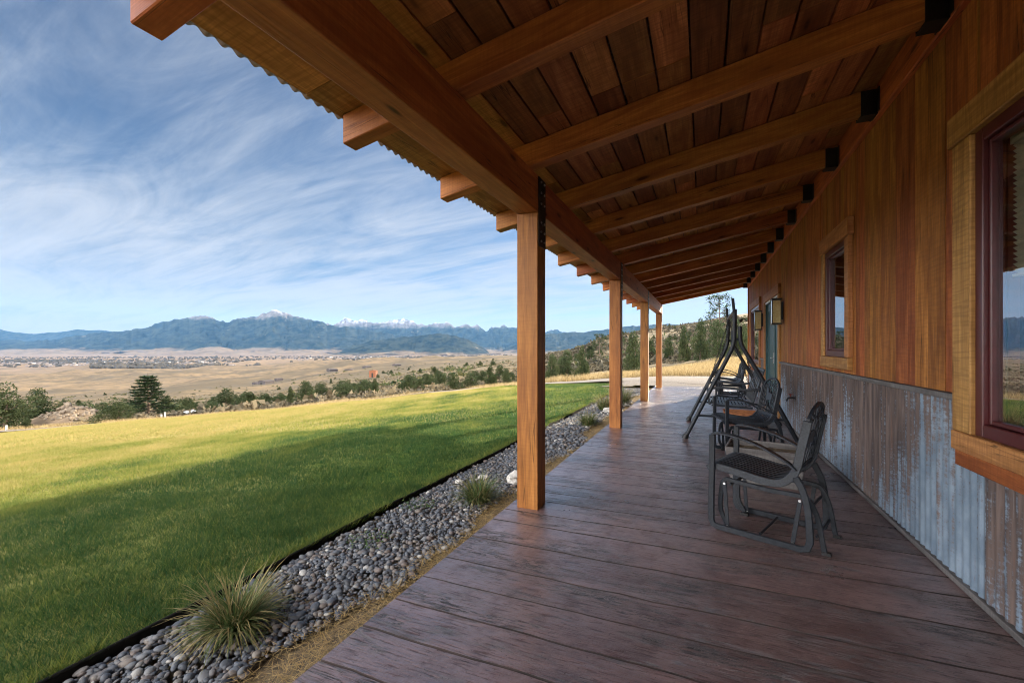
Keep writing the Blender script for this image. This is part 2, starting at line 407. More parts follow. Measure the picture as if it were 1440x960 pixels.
def mat_ground():
    t = NT('dry_grassland'); p = t.pos()
    ln = t.n('ShaderNodeVectorMath', operation='LENGTH'); t.l(p, ln.inputs[0]); d = ln.outputs['Value']
    a = t.noise(p, .9, 6, .7); b = t.noise(p, .045, 6, .65, .4); e = t.noise(t.scale(p, (.004, .0011, 0)), 1, 6, .6, .6); f = t.noise(t.scale(p, (.0015, .00045, 0)), 1, 5, .6)
    near = t.mix(t.ramp(a, .35, .65), (.17, .125, .065), (.40, .30, .145))
    brush = t.mix(t.ramp(t.noise(p, .33, 6, .75), .45, .6), (.165, .13, .08), (.065, .058, .040))
    c = t.mix(t.ramp(d, 24, 50), near, brush)
    mid = t.mix(t.ramp(b, .35, .66), (.215, .155, .094), (.108, .084, .056)); mid = t.mix(t.ramp(e, .49, .60, 0, .85), mid, (.085, .072, .052))
    mid = t.mix(t.ramp(t.noise(p, .03, 6, .8), .58, .66, 0, .7), mid, (.08, .075, .045))
    c = t.mix(t.ramp(d, 120, 420), c, mid)
    fr = t.mix(t.ramp(f, .38, .62), (.215, .158, .112), (.14, .105, .08)); fr = t.mix(t.ramp(e, .54, .61, 0, .6), fr, (.085, .072, .058))
    c = t.mix(t.ramp(d, 1300, 3200), c, fr)
    return t.done(t.bsdf(c, .95, a, .5, .05, spec=.1))
M['ground'] = mat_ground()
def mat_mtn(name, snow, tan_top, rock=(.16, .145, .14)):
    t = NT(name); p = t.pos(); sx = t.n('ShaderNodeSeparateXYZ'); t.l(p, sx.inputs[0]); z = sx.outputs[2]
    n = t.noise(t.scale(p, (.004, .004, .006)), 1, 8, .68); n2 = t.noise(t.scale(p, (.0016, .0016, .003)), 1, 6, .6, .4); n3 = t.noise(t.scale(p, (.006, .006, .008)), 1, 6, .7)
    forest = t.mix(t.ramp(n3, .35, .65), (.006, .012, .014), (.036, .044, .036))
    grass = t.mix(t.ramp(n3, .35, .65), (.12, .088, .06), (.19, .145, .10))
    low = t.math('ADD', z, t.math('MULTIPLY', t.math('SUBTRACT', n2, .5), 260))
    c = t.mix(t.ramp(low, tan_top - 25, tan_top + 25), grass, forest)
    meadow = t.ramp(n2, .66, .72, 0, .8); c = t.mix(meadow, c, (.18, .15, .105))
    hi = t.math('ADD', z, t.math('MULTIPLY', t.math('SUBTRACT', n, .5), 420))
    c = t.mix(t.ramp(hi, snow - 110, snow + 20), c, t.mix(t.ramp(n3, .4, .6), tuple(x * .6 for x in rock), rock))
    sn = t.math('MULTIPLY', t.ramp(hi, snow + 20, snow + 130), t.ramp(n3, .40, .56))
    c = t.mix(t.math('MULTIPLY', sn, .8), c, (.40, .44, .50))
    return t.done(t.bsdf(c, .95, n3, .6, 12, spec=.05))

# ------------------------------------------------------------------ terrain
TH = math.atan(268 / 630)                     # the porch runs 23 degrees right of the view axis
CT, ST = math.cos(TH), math.sin(TH)
DK = np.array([20, 30, 50, 90, 160, 300, 600, 1000, 2000, 4000, 7000, 14000.])
TAB = {
 -300: [612, 606, 596, 588, 576, 562, 546, 530, 513, 503, 497.5, 493],
 0:    [606, 601, 592, 584, 573, 560, 545, 530, 513, 503, 497.5, 493],
 200:  [592, 590, 583, 576, 566, 554, 540, 527, 512, 503, 497.5, 493],
 360:  [580, 577, 572, 566, 556, 545, 532, 522, 510, 502, 497.5, 493],
 500:  [565, 560, 554, 547, 537, 528, 519, 514, 507, 501.5, 497.5, 493],
 620:  [552, 549, 541, 530, 520, 514, 511, 509, 505, 501, 497.5, 493],
 720:  [542, 540, 533, 521, 511, 508, 507, 506, 503, 500.5, 497.5, 493],
 800:  [538, 535, 528, 512, 495, 497, 502, 503, 502, 500, 497.5, 493],
 860:  [533, 530, 521, 499, 474, 482, 499, 501, 501, 500, 497, 493],
 940:  [530, 524, 509, 488, 463, 464, 485, 495, 499, 498, 497, 493],
 1050: [530, 518, 496, 473, 451, 447, 468, 488, 497, 497, 497, 493],
 1400: [530, 516, 492, 470, 448, 440, 460, 480, 495, 497, 497, 493]}
AK = np.array([math.atan((u - 720) / 630) for u in TAB]); VT = np.array(list(TAB.values()))
def sstep(a, b, x):
    t = np.clip((x - a) / (b - a), 0, 1); return t * t * (3 - 2 * t)
def terrain(x, y, lawn=False):
    x = np.asarray(x, float); y = np.asarray(y, float)
    r = np.hypot(x, y); al = np.arctan2(x * CT + y * ST, -x * ST + y * CT)
    # fold the far side round smoothly
    ac = np.clip(al, AK[0], AK[-1]); D = np.maximum(r * np.cos(ac), 1)
    li = np.interp(np.log(D), np.log(DK), np.arange(len(DK)))
    i0 = np.clip(np.floor(li).astype(int), 0, len(DK) - 2); ft = li - i0; ft = ft * ft * (3 - 2 * ft) * .5 + ft * .5
    ai = np.interp(ac, AK, np.arange(len(AK))); j0 = np.clip(np.floor(ai).astype(int), 0, len(AK) - 2); fa = ai - j0; fa = fa * fa * (3 - 2 * fa) * .5 + fa * .5
    v = (VT[j0, i0] * (1 - ft) + VT[j0, i0 + 1] * ft) * (1 - fa) + (VT[j0 + 1, i0] * (1 - ft) + VT[j0 + 1, i0 + 1] * ft) * fa
    zt = 1.2 - (v - 488) * D / 630
    back = sstep(AK[-1] + .1, AK[-1] + .9, al) + sstep(AK[0] - .1, AK[0] - .9, al)
    zt = zt * (1 - .8 * np.clip(back, 0, 1))
    s = np.maximum(0, -x - 2.3)
    zl = -.085 - .030 * s - .0025 * s * s - .022 * np.maximum(0, y - .5) * sstep(0, 6, s) + .055 * sstep(13.6, 14.7, y) * sstep(-3.5, -1.5, x) - .006 * np.maximum(0, y - 14)
    zl = np.maximum(zl, -4)
    w = sstep(13, 21, D)
    z = zl * (1 - w) + zt * w
    amp = sstep(60, 400, r) * (1 - .6 * sstep(2000, 6000, r))
    z = z + amp * np.minimum(r * .012, 9) * (fbm(x / (35 + .06 * 400), y / 59., 5, 5) - .5) * 1.9
    z = z + amp * np.minimum(r * .024, 20) * (fbm(x / 330., y / 330., 9, 4) - .5) * 1.9
    z = z + sstep(22, 60, r) * .5 * (fbm(x / 6., y / 6., 3, 3) - .5)
    return z
def tz(x, y): return float(terrain(np.array([x]), np.array([y]))[0])
def ground_at(u, D):
    """world point on the terrain in the direction u (photo column) at depth D"""
    L = (u - 720) * D / 630; x, y = L * CT - D * ST, L * ST + D * CT
    return x, y, tz(x, y)

al = np.concatenate([np.radians(np.arange(-180, -62, 3)), np.radians(np.arange(-62, 62, .25)), np.radians(np.arange(62, 180.1, 3))])
rr = np.exp(np.linspace(math.log(.6), math.log(15500), 300))
A, RR = np.meshgrid(al, rr)
bx = RR * (np.sin(A) * CT - np.cos(A) * ST); by = RR * (np.sin(A) * ST + np.cos(A) * CT)
bz = terrain(bx, by) - .02 - .10 * (1 - sstep(15, 24, RR))
nr, na = A.shape
idx = np.arange(nr * na).reshape(nr, na)
F = np.stack([idx[:-1, :-1], idx[:-1, 1:], idx[1:, 1:], idx[1:, :-1]], -1).reshape(-1, 4)
ground = struct(mesh_np('ground', np.stack([bx, by, bz], -1).reshape(-1, 3), F, M['ground'], smooth=True), 'dry tan grassland falling away to the wide valley floor', 'ground')

# lawn outline: straight along the stone bed, curved on the far side
LOUT = [(-2.30, -14), (-2.30, 13.2), (-2.9, 15.6), (-5.2, 17.2), (-7.8, 18.4), (-11, 17.4), (-14.2, 15.9), (-18.3, 13.7), (-22, 11.0), (-24.4, 7.6), (-25.6, 2), (-26, -14)]
def inside(px, py, poly):
    r = np.zeros(px.shape, bool); n = len(poly)
    for i in range(n):
        x0, y0 = poly[i]; x1, y1 = poly[(i + 1) % n]
        c = ((y0 > py) != (y1 > py)) & (px < (x1 - x0) * (py - y0) / ((y1 - y0) or 1e-9) + x0)
        r ^= c
    return r
def draped(name, poly, step, mat, lift):
    P = np.array(poly); x0, y0 = P.min(0); x1, y1 = P.max(0)
    gx = np.arange(x0, x1 + step, step); gy = np.arange(y0, y1 + step, step)
    X, Y = np.meshgrid(gx, gy); Z = terrain(X, Y) + lift
    if name == 'lawn': X = np.minimum(X, -2.305)
    id_ = np.arange(X.size).reshape(X.shape)
    cx = (X[:-1, :-1] + X[1:, 1:]) / 2; cy = (Y[:-1, :-1] + Y[1:, 1:]) / 2
    k = inside(cx, cy, poly)
    f = np.stack([id_[:-1, :-1], id_[:-1, 1:], id_[1:, 1:], id_[1:, :-1]], -1)[k]
    used = np.unique(f); rm = np.full(X.size, -1); rm[used] = np.arange(len(used))
    return mesh_np(name, np.stack([X, Y, Z], -1).reshape(-1, 3)[used], rm[f], mat, smooth=True)
lawn = struct(draped('lawn', LOUT, .2, M['lawn'], 0), 'mown lawn turf beside the porch, green near and yellow far', 'lawn')

# lawn blades
def blades(pts, h, w, lean, rs):
    n = len(pts); a = rs.uniform(0, 2 * np.pi, n); b = rs.uniform(0, 2 * np.pi, n)
    hx, hy = np.cos(a) * w / 2, np.sin(a) * w / 2
    tip = np.stack([np.cos(b) * lean, np.sin(b) * lean, h], -1)
    V = np.empty((n, 3, 3)); V[:, 0] = pts + np.stack([hx, hy, 0 * h], -1); V[:, 1] = pts - np.stack([hx, hy, 0 * h], -1); V[:, 2] = pts + tip
    return V.reshape(-1, 3), np.arange(3 * n).reshape(n, 3)
def lawn_pts(n, ymin, ymax, xmin, xmax, dmin, dmax):
    x = rng.uniform(xmin, xmax, n); y = rng.uniform(ymin, ymax, n); D = -x * ST + y * CT; u = (x * CT + y * ST) / np.maximum(D, .1)
    k = inside(x, y, LOUT) & (D > dmin) & (D < dmax) & (u > -1.35) & (u < .5)
    return x[k], y[k]
Vs = []; Fs = []; Ts = []; nb = 0
for (cnt, ymin, ymax, xmin, xmax, d0, d1, hh, ww) in ((1500000, -2, 6, -9, -2.3, .6, 4.2, .040, .0034), (1300000, -2, 12, -12, -2.3, 4.2, 8.5, .042, .006), (1000000, -2, 19, -27, -2.3, 8.5, 28, .045, .013)):
    x, y = lawn_pts(cnt, ymin, ymax, xmin, xmax, d0, d1)
    dens = fbm(x * 2.1, y * 2.1, 4, 3); keep = rng.random(len(x)) < .55 + .8 * (dens - .3); x, y = x[keep], y[keep]
    z = terrain(x, y) - .004; n = len(x)
    hgt = hh * rng.uniform(.45, 1.25, n) * (.5 + 1.0 * fbm(x * 4, y * 4, 8, 3))
    v, f = blades(np.stack([x, y, z], -1), hgt, ww * rng.uniform(.6, 1.3, n), hgt * rng.uniform(.2, 1.1, n), rng)
    dry = sstep(.47, 1.08, -.075 * (x + 2.3) + .5 * fbm(x * .5, y * .5, 21, 4) + .35 * fbm(x * 2.5, y * .9, 22, 3) )
    dry = np.clip(dry + .10 * np.sin((x * .87 + y * .5) * 2 * np.pi / 1.3) * sstep(2, 5, -x), 0, 1)
    dry = dry + .34 * (fbm(x * 7, y * 7, 61, 3) - .5) + .22 * (fbm(x * 1.3, y * 1.3, 63, 3) - .5)
    tone = np.clip(dry * .85 + rng.normal(0, .13, n) + (rng.random(n) < .06) * .5, 0, 1)
    Vs.append(v); Fs.append(f + nb); Ts.append(tone); nb += len(v)
n = 26000; y = rng.uniform(-1, 13.3, n); x = -2.31 - np.abs(rng.normal(0, .03, n)); k = fbm(y * 3, y * 0, 91, 3) > .38; x, y = x[k], y[k]; n = len(x); hgt = rng.uniform(.03, .085, n)
v, f = blades(np.stack([x, y, terrain(x, y) - .004], -1), hgt, rng.uniform(.003, .006, n), hgt * rng.uniform(.3, 1.1, n), rng); Vs.append(v); Fs.append(f + nb); Ts.append(np.clip(rng.normal(.3, .2, n), 0, 1)); nb += len(v)
tag(mesh_np('grass', np.concatenate(Vs), np.concatenate(Fs), M['lawnblade'], np.concatenate(Ts)), 'short lawn grass blades, green by the porch and straw yellow further out', 'grass', kind='stuff')

# gravel drive round the lawn and past the porch end
def ribbon(name, pts, mat, lift, lab):
    pts = catmull(pts, 10); V = []; n = len(pts); K = 9
    for i, (x, y, wl, wr) in enumerate(pts):
        a = pts[max(i - 1, 0)]; b = pts[min(i + 1, n - 1)]; dx, dy = b[0] - a[0], b[1] - a[1]; l = math.hypot(dx, dy)
        nx, ny = -dy / l, dx / l
        for k in range(K):
            t = k / (K - 1); o = -wr + (wl + wr) * t + (.25 * (random.random() - .5) if k in (0, K - 1) else 0)
            V.append((x + nx * o, y + ny * o))
    V = np.array(V); Z = terrain(V[:, 0], V[:, 1]) + lift
    id_ = np.arange(n * K).reshape(n, K); f = np.stack([id_[:-1, :-1], id_[1:, :-1], id_[1:, 1:], id_[:-1, 1:]], -1).reshape(-1, 4)
    return struct(mesh_np(name, np.column_stack([V, Z]), f, mat, smooth=True), lab, 'driveway')
ribbon('gravel_drive', [(34, 17, 3, 3), (14, 17.5, 3.2, 3), (3, 18.2, 3.4, 3), (-3, 19.2, 2.8, 2.6), (-8, 21.2, 1.3, 1.5), (-13, 20.2, 1, 1.2), (-18, 17.4, 1, 1.2), (-23, 14, 1.1, 1.2), (-27.5, 9.6, 1.2, 1.3), (-30.5, 4, 1.6, 1.5), (-33, -8, 2, 2)][::-1], M['gravel'], .035, 'grey gravel drive curving round the lawn past the porch end')

APRON = [(-2.9, 14.3), (-1.2, 14.55), (9, 14.55), (9, 17.5), (-3, 18.5), (-2.6, 16)]
struct(draped('gravel_apron', APRON, .25, M['gravel'], .028), 'gravel apron joining the porch end to the drive', 'gravel')
# ------------------------------------------------------------------ patio slab: stamped planks
def patio():
    mb = MB(); y = -5.2; NX = 34; X0, X1 = -1.353, 1.215; pk = 0
    edge = lambda yy, k: [yy + .006 * (vnoise(np.array([i * .42 + k * 7.1]), np.array([k * 3.3]), 2)[0] - .5) * 2 + .004 * (vnoise(np.array([i * 1.9 + k]), np.array([k * 1.3]), 5)[0] - .5) for i in range(NX + 1)]
    e0 = edge(y, 0); k = 0
    while y < 14.62:
        w = random.choice((.215, .23, .26, .22, .31, .24, .42)); y += w; k += 1; e1 = edge(y, k)
        ru, rv, tn = random.random() * 40, random.random() * 40, random.random()
        g, dpt = random.choice((.005, .0075, .006, .0035)), -.009
        vs = []; us = {}
        for i in range(NX + 1):
            x = X0 + (X1 - X0) * i / NX; a, b = e0[i], e1[i]
            vs += [(x, a, dpt), (x, a + g, 0), (x, (a + b) / 2, .0006), (x, b - g, 0), (x, b, dpt)]
        fs = []; uu = []
        for i in range(NX):
            for q in range(4):
                f = (5 * i + q, 5 * i + 5 + q, 5 * i + 6 + q, 5 * i + 1 + q); fs.append(f)
                uu.append([(vs[j][0] + ru, vs[j][1] - y + rv) for j in f])
        mb.add(vs, fs, uu, tn); e0 = e1
        for q in range(len(fs)): mb.M[-len(fs) + q] = 1 if q % 4 in (0, 3) else 0
    o = mb.build('patio', [M['patio'], M['groove']], smooth=False)
    e = MB(); e.bb(X0 + .002, X1 - .002, -5.2, y - .004, -.30, -.0075, mat=0)
    o2 = e.build('patio_slab', M['concrete'], o)
    struct(o, 'reddish brown stamped concrete porch floor with plank pattern', 'floor')
    return y
YEND = patio()

# ------------------------------------------------------------------ porch roof
porch = tag(empty('porch', (-1.2, 3.2, 0)), 'timber porch with square posts, heavy beam, rafters and board ceiling along the house', 'porch')
def under(o, root):
    o.parent = root; o.matrix_parent_inverse = Matrix.Translation(-root.location); return o
zb = lambda x: 2.485 + .188 * (x + 1.12)          # rafter underside
SL = math.atan(.188)
post0 = None
POSTY = [-4.13, -.51, 3.11, 6.73, 10.35, 13.97]
for i, y in enumerate(POSTY):
    mb = MB(); mb.bb(-1.283, -1.118, y, y + .18, -.004, 2.197, grain=2, tone=.3 + .4 * random.random())
    po = under(mb.build('post', M['post'], bevel=.006, seg=2), porch)
    br = MB(); br.bb(-1.1185, -1.111, y + .015, y + .165, 1.95, 2.462)
    b = br.build('bracket', M['black'], bevel=.001); b.parent = po
    bo = MB()
    for z in (1.99, 2.06, 2.13, 2.27, 2.35, 2.43):
        for yy in (.055, .125): bo.tube([(-1.1115, y + yy, z), (-1.103, y + yy, z)], .009, 6)
    pieces(bo, 'bolt', M['steel'], po)
mb = MB()
for a, b in zip([-4.4] + [p + .09 for p in POSTY[2::2]], [p + .09 for p in POSTY[2::2]] + [14.32]):
    mb.bb(-1.285, -1.12, a + .001, b - .001, 2.200, 2.469, grain=1, tone=.4 + random.random() * .3)
under(mb.build('beam', M['timber'], bevel=.007, seg=2), porch)
RY = [.93 + 1.02 * k for k in range(-5, 14)]
def rafter(y):
    mb = MB(); x0, x1, h = -1.868, 1.157, .165
    sh = Matrix.Identity(3)
    vs = []; L = (x1 - x0) / math.cos(SL)
    t = random.random(); ru, rv = random.random() * 50, random.random() * 50
    pts = [(x0, y, zb(x0)), (x1, y, zb(x1)), (x1, y, zb(x1) + h), (x0, y, zb(x0) + h)]
    vs = pts + [(p[0], y + .105, p[2]) for p in pts]
    fs = [(0, 1, 2, 3), (5, 4, 7, 6), (4, 5, 1, 0), (3, 2, 6, 7), (4, 0, 3, 7), (1, 5, 6, 2)]
    us = []
    for k, f in enumerate(fs):
        if k < 2: us.append([(vs[i][0] + ru, vs[i][2] - .188 * vs[i][0] + rv + k) for i in f])
        elif k < 4: us.append([(vs[i][0] + ru, vs[i][1] - y + rv + k) for i in f])
        else: us.append([((vs[i][1] - y) * .15 + ru, vs[i][2] + rv) for i in f])
    mb.add(vs, fs, us, t)
    r = under(mb.build('rafter', M['rafter'], bevel=.005, seg=1), porch)
    hb = MB(); x = 1.158
    hb.bb(x - .10, x, y - .006, y - .001, zb(x) - .03, zb(x) + .14); hb.bb(x - .10, x, y + .106, y + .111, zb(x) - .03, zb(x) + .14)
    hb.bb(x - .10, x, y - .006, y + .111, zb(x) - .038, zb(x) - .031); hb.bb(x - .006, x - .001, y - .045, y - .007, zb(x) - .03, zb(x) + .14); hb.bb(x - .006, x - .001, y + .112, y + .15, zb(x) - .03, zb(x) + .14)
    h2 = hb.build('hanger', M['black']); h2.parent = r
for y in RY: rafter(y)
# ceiling boards, laid across the rafters
mb = MB(); xx = -1.905; n = 0
while xx < 1.14:
    w = random.choice((.17, .185, .2, .19)); x1 = min(xx + w, 1.156); ys = -4.4
    while ys < 14.34:
        k = random.choice((2, 3, 3, 4)) * 1.02; ye = min(ys + k, 14.36)
        if 14.36 - ye < .8: ye = 14.36
        a, b = xx + .0015 + random.random() * .0025, x1 - .0015 - random.random() * .0025; xm = (a + b) / 2
        z = 2.485 + .188 * (xm + 1.12) + .1655 + .018 + random.random() * .003
        mb.box((xm, (ys + ye) / 2, z), ((b - a) / math.cos(SL) * .97, ye - ys - .004, .034), rot=Matrix.Rotation(-SL, 3, 'Y'), grain=1)
        ys = ye
    xx += w
under(mb.build('ceiling_boards', M['deckboard'], bevel=.003), porch)
# corrugated roof sheet
ny = int(18.9 / .0095); ys = np.linspace(-4.45, 14.45, ny); wv = .010 * np.cos(2 * np.pi * ys / .076)
V = []
for x in (-1.965, -.4, 1.19): V.append(np.stack([np.full(ny, x), ys, zb(x) + .165 + .036 + .017 + wv], -1))
V = np.concatenate(V); f = []
id_ = np.arange(3 * ny).reshape(3, ny); f = np.stack([id_[:-1, :-1], id_[1:, :-1], id_[1:, 1:], id_[:-1, 1:]], -1).reshape(-1, 4)
rs = mesh_np('roof_sheet', V, f, M['roofmetal'], smooth=True); so = rs.modifiers.new('thick', 'SOLIDIFY'); so.thickness = .0016; under(rs, porch)
mb = MB(); mb.bb(1.159, 1.198, -4.4, 14.3, 2.872, 3.115, grain=1); under(mb.build('ledger', M['rafter'], bevel=.004), porch)

# ------------------------------------------------------------------ house
house = tag(empty('house', (1.2, 5, 0)), 'long ranch house with brown board siding over rusted corrugated wainscot', 'house')
HY0, HY1 = -5.2, 14.2
WIN = [  # y0, y1 (trim outer), head bottom, sill top (trim inner edge), trim width
 dict(y0=1.15, y1=2.955, zh=2.205, zs=.786, tw=.165, hd=.15, sd=.093, blind=True),
 dict(y0=4.72, y1=5.70, zh=2.175, zs=1.107, tw=.11, hd=.155, sd=.107, blind=False),
 dict(y0=11.35, y1=13.5, zh=2.175, zs=.80, tw=.11, hd=.155, sd=.10, blind=False)]
DOOR = dict(y0=8.62, y1=10.62, zh=2.10)
WZ = .93
# siding: rough vertical boards, cut round the openings
mb = MB(); y = HY0
def openings(a, b):
    res = []
    for w in WIN:
        if b > w['y0'] + w['tw'] - .03 and a < w['y1'] - w['tw'] + .03: res.append((w['zs'] - .03, w['zh'] + .03))
    if b > DOOR['y0'] + .12 and a < DOOR['y1'] - .12: res.append((-1, DOOR['zh'] + .03))
    return res
BRK = sorted([v for w in WIN for v in (w['y0'] + w['tw'] - .031, w['y1'] - w['tw'] + .031)] + [DOOR['y0'] + .119, DOOR['y1'] - .119])
while y < HY1 - .01:
    w = random.choice((.10, .13, .17, .14, .20)); ye = min([y + w, HY1] + [q for q in BRK if q > y + 1e-4]); t = random.random()
    z0 = WZ + .034
    cuts = openings(y, ye); segs = [(z0, 3.30)]
    for a, b in cuts:
        ns = []
        for s0, s1 in segs:
            if a > s0: ns.append((s0, min(a, s1)))
            if b < s1: ns.append((max(b, s0), s1))
        segs = ns
    dx = random.random() * .004
    for s0, s1 in segs:
        if s1 - s0 > .01: mb.bb(1.2 - dx, 1.226, y + .002, ye - .002, s0, s1, grain=2, tone=t)
    y = ye
under(mb.build('siding', M['siding'], bevel=.003), house)
# corner board and end wall, wall core
mb = MB()
mb.bb(1.17, 1.23, HY1 + .002, HY1 + .05, 0, 3.3, grain=2); under(mb.build('corner_board', M['siding'], bevel=.003), house)
mb = MB(); ylist = [HY0] ; core = [(HY0, HY1, 2.36, 3.3)]
def core_seg(a, b, lo, hi):
    mb.bb(1.246, 1.36, a, b, lo, hi)
ycur = HY0
ops = sorted([(w['y0'] + w['tw'] - .02, w['y1'] - w['tw'] + .02, w['zs'] - .02, w['zh'] + .02) for w in WIN] + [(DOOR['y0'] + .11, DOOR['y1'] - .11, 0, DOOR['zh'] + .02)])
for a, b, lo, hi in ops:
    core_seg(ycur, a, 0, 3.3)
    if lo > 0: core_seg(a, b, 0, lo)
    core_seg(a, b, hi, 3.3); ycur = b
core_seg(ycur, HY1, 0, 3.3)
under(mb.build('wall_core', M['dark']), house)
mb = MB()
mb.bb(1.37, 9.0, HY1 - .12, HY1, 0, 3.3, tone=.5); mb.bb(1.37, 9.0, HY0, HY0 + .12, 0, 3.3, tone=.5); mb.bb(8.9, 9.0, HY0 + .13, HY1 - .13, 0, 3.3, tone=.5)
mb.bb(1.38, 8.88, HY0 + .14, HY1 - .14, -.1, -.02, tone=.2); mb.bb(4.6, 4.7, HY0 + .14, HY1 - .14, 0, 3.3, tone=.2)
under(mb.build('wall', M['siding']), house)
mb = MB()
mb.prism([(1.2, 3.16), (5.1, 3.9), (9.3, 3.12), (9.3, 3.20), (5.1, 3.98), (1.2, 3.24)], lambda a, b, t: (a, t, b), HY0 - .2, HY1 + .08)
under(mb.build('roof', M['roofmetal']), house)
# corrugated wainscot
def corr(a, b, z0, z1):
    n = max(4, int((b - a) / .0095)); ys = np.linspace(a, b, n); pitch = .068
    ph = 2 * np.pi * ys / pitch; X = 1.196 - .0055 * np.cos(ph)
    zz = np.linspace(z0, z1, 2); V = np.concatenate([np.stack([X, ys, np.full(n, z)], -1) for z in zz])
    i = np.arange(2 * n).reshape(2, n); return V, np.stack([i[:-1, :-1], i[1:, :-1], i[1:, 1:], i[:-1, 1:]], -1).reshape(-1, 4)
Vs = []; Fs = []; nb = 0
for a, b, z1 in ((HY0, 1.30, WZ), (1.30, 2.80, .68), (2.80, DOOR['y0'] + .0, WZ), (DOOR['y1'], 11.45, WZ), (11.45, 13.4, .69), (13.4, HY1, WZ)):
    v, f_ = corr(a, b, .035, z1); Vs.append(v); Fs.append(f_ + nb); nb += len(v)
under(mesh_np('wainscot', np.concatenate(Vs), np.concatenate(Fs), M['galv'], smooth=True), house)
mb = MB()
for a, b in ((HY0, WIN[0]['y0'] - .002), (WIN[0]['y1'] + .002, DOOR['y0'] - .002), (DOOR['y1'] + .002, WIN[2]['y0'] - .002), (WIN[2]['y1'] + .002, HY1)):
    mb.bb(1.168, 1.215, a, b, WZ, WZ + .032, grain=1, tone=.35)
pieces(mb, 'wainscot_cap', M['greywood'], None, house, bevel=.003)
mb = MB()
for a, b in ((HY0, DOOR['y0'] - .002), (DOOR['y1'] + .002, HY1)): mb.bb(1.176, 1.214, a, b, .003, .034, grain=1, tone=.3)
pieces(mb, 'base_strip', M['greywood'], None, house, bevel=.003)
# board apron under the big windows
mb = MB()
for a, b, z1 in ((1.15, 2.955, .693), (11.35, 13.5, .70)): mb.bb(1.172, 1.186, a, b, z1 - .08, z1 - .002, grain=1, tone=.3)
pieces(mb, 'sill_apron', M['siding'], None, house, bevel=.002)
for w in WIN:
    y0, y1, zh, zs, tw = w['y0'], w['y1'], w['zh'], w['zs'], w['tw']
    f = MB(); a, b = y0 + tw, y1 - tw; fw = .062
    for (p, q, r, s) in ((a, a + fw, zs, zh), (b - fw, b, zs, zh), (a + fw, b - fw, zs, zs + fw), (a + fw, b - fw, zh - fw, zh)):
        f.bb(1.178, 1.262, p + .001, q - .001, r + .001, s - .001)
    ins = .022
    for (p, q, r, s) in ((a + fw, a + fw + ins, zs + fw, zh - fw), (b - fw - ins, b - fw, zs + fw, zh - fw), (a + fw + ins, b - fw - ins, zs + fw, zs + fw + ins), (a + fw + ins, b - fw - ins, zh - fw - ins, zh - fw)):
        f.bb(1.198, 1.25, p + .001, q - .001, r + .001, s - .001)
    fr = under(f.build('window', M['maroon'], bevel=.004), house)
    t = MB(); t.bb(1.160, 1.199, y0, y0 + tw, zs + .001, zh - .001, grain=2); t.bb(1.160, 1.199, y1 - tw, y1, zs + .001, zh - .001, grain=2)
    t.bb(1.150, 1.199, y0 - .03, y1 + .03, zh, zh + w['hd'], grain=1); t.bb(1.154, 1.199, y0, y1, zs - w['sd'], zs, grain=1)
    pieces(t, 'casing', M['trim'], fr, bevel=.005)
    g = MB(); g.bb(1.214, 1.218, a + fw + .004, b - fw - .004, zs + fw + .004, zh - fw - .004); gl = g.build('pane', M['glass']); gl.parent = fr
    if w['blind']:
        bl = MB(); z = zh - .06; bl.bb(1.268, 1.30, a + .07, b - .07, zh - .10, zh - .062)
        z = zh - .115
        while z > 1.53: bl.box((1.284, (a + b) / 2, z), (.026, b - a - .15, .002), rot=Matrix.Rotation(.8, 3, 'Y')); z -= .024
        bl.bb(1.272, 1.296, a + .075, b - .075, 1.512, 1.525); o = bl.build('blind', M['blind']); o.parent = fr
        c = MB(); c.bb(1.262, 1.30, b - .069, b - .0625, zs + .07, zh - .063); o = c.build('jamb_liner', M['maroon']); o.parent = fr
# patio door: dark teal leaves in a timber surround
d = MB(); y0, y1, zh = DOOR['y0'], DOOR['y1'], DOOR['zh']; a, b = y0 + .13, y1 - .13
for (p, q) in ((a + .03, (a + b) / 2 - .003), ((a + b) / 2 + .003, b - .03)):
    x0, x1 = 1.22, 1.265
    d.bb(x0, x1, p, p + .12, .03, zh - .05, grain=2); d.bb(x0, x1, q - .12, q, .03, zh - .05, grain=2)
    d.bb(x0 + .001, x1 - .001, p + .121, q - .121, .03, .30); d.bb(x0 + .001, x1 - .001, p + .121, q - .121, zh - .19, zh - .05)
dr = under(d.build('door', M['teal'], bevel=.004), house)
g = MB()
for (p, q) in ((a + .03, (a + b) / 2 - .003), ((a + b) / 2 + .003, b - .03)): g.bb(1.236, 1.244, p + .122, q - .122, .301, zh - .191)
pieces(g, 'door_panel', M['teal'], dr)
g = MB(); g.bb(1.19, 1.28, a, a + .028, .01, zh - .001); g.bb(1.19, 1.28, b - .028, b, .01, zh - .001); g.bb(1.186, 1.28, a + .029, b - .029, zh - .045, zh - .001); g.bb(1.185, 1.29, a, b, -.002, .02)
o = g.build('door_frame', M['teal'], bevel=.003); o.parent = dr
g = MB(); g.bb(1.183, 1.1895, a + .002, b - .002, zh - .03, zh - .002); o = g.build('head_flashing', M['white']); o.parent = dr
g = MB(); g.bb(1.1835, 1.1895, a + .004, a + .016, .03, zh - .031); o = g.build('weather_strip', M['white']); o.parent = dr
g = MB(); g.bb(1.165, 1.199, y0, a - .001, .003, zh - .001, grain=2); g.bb(1.165, 1.199, b + .001, y1, .003, zh - .001, grain=2); g.bb(1.155, 1.199, y0 - .02, y1 + .02, zh, zh + .165, grain=1)
pieces(g, 'casing', M['trim'], dr, bevel=.005)
g = MB(); yc = (a + b) / 2
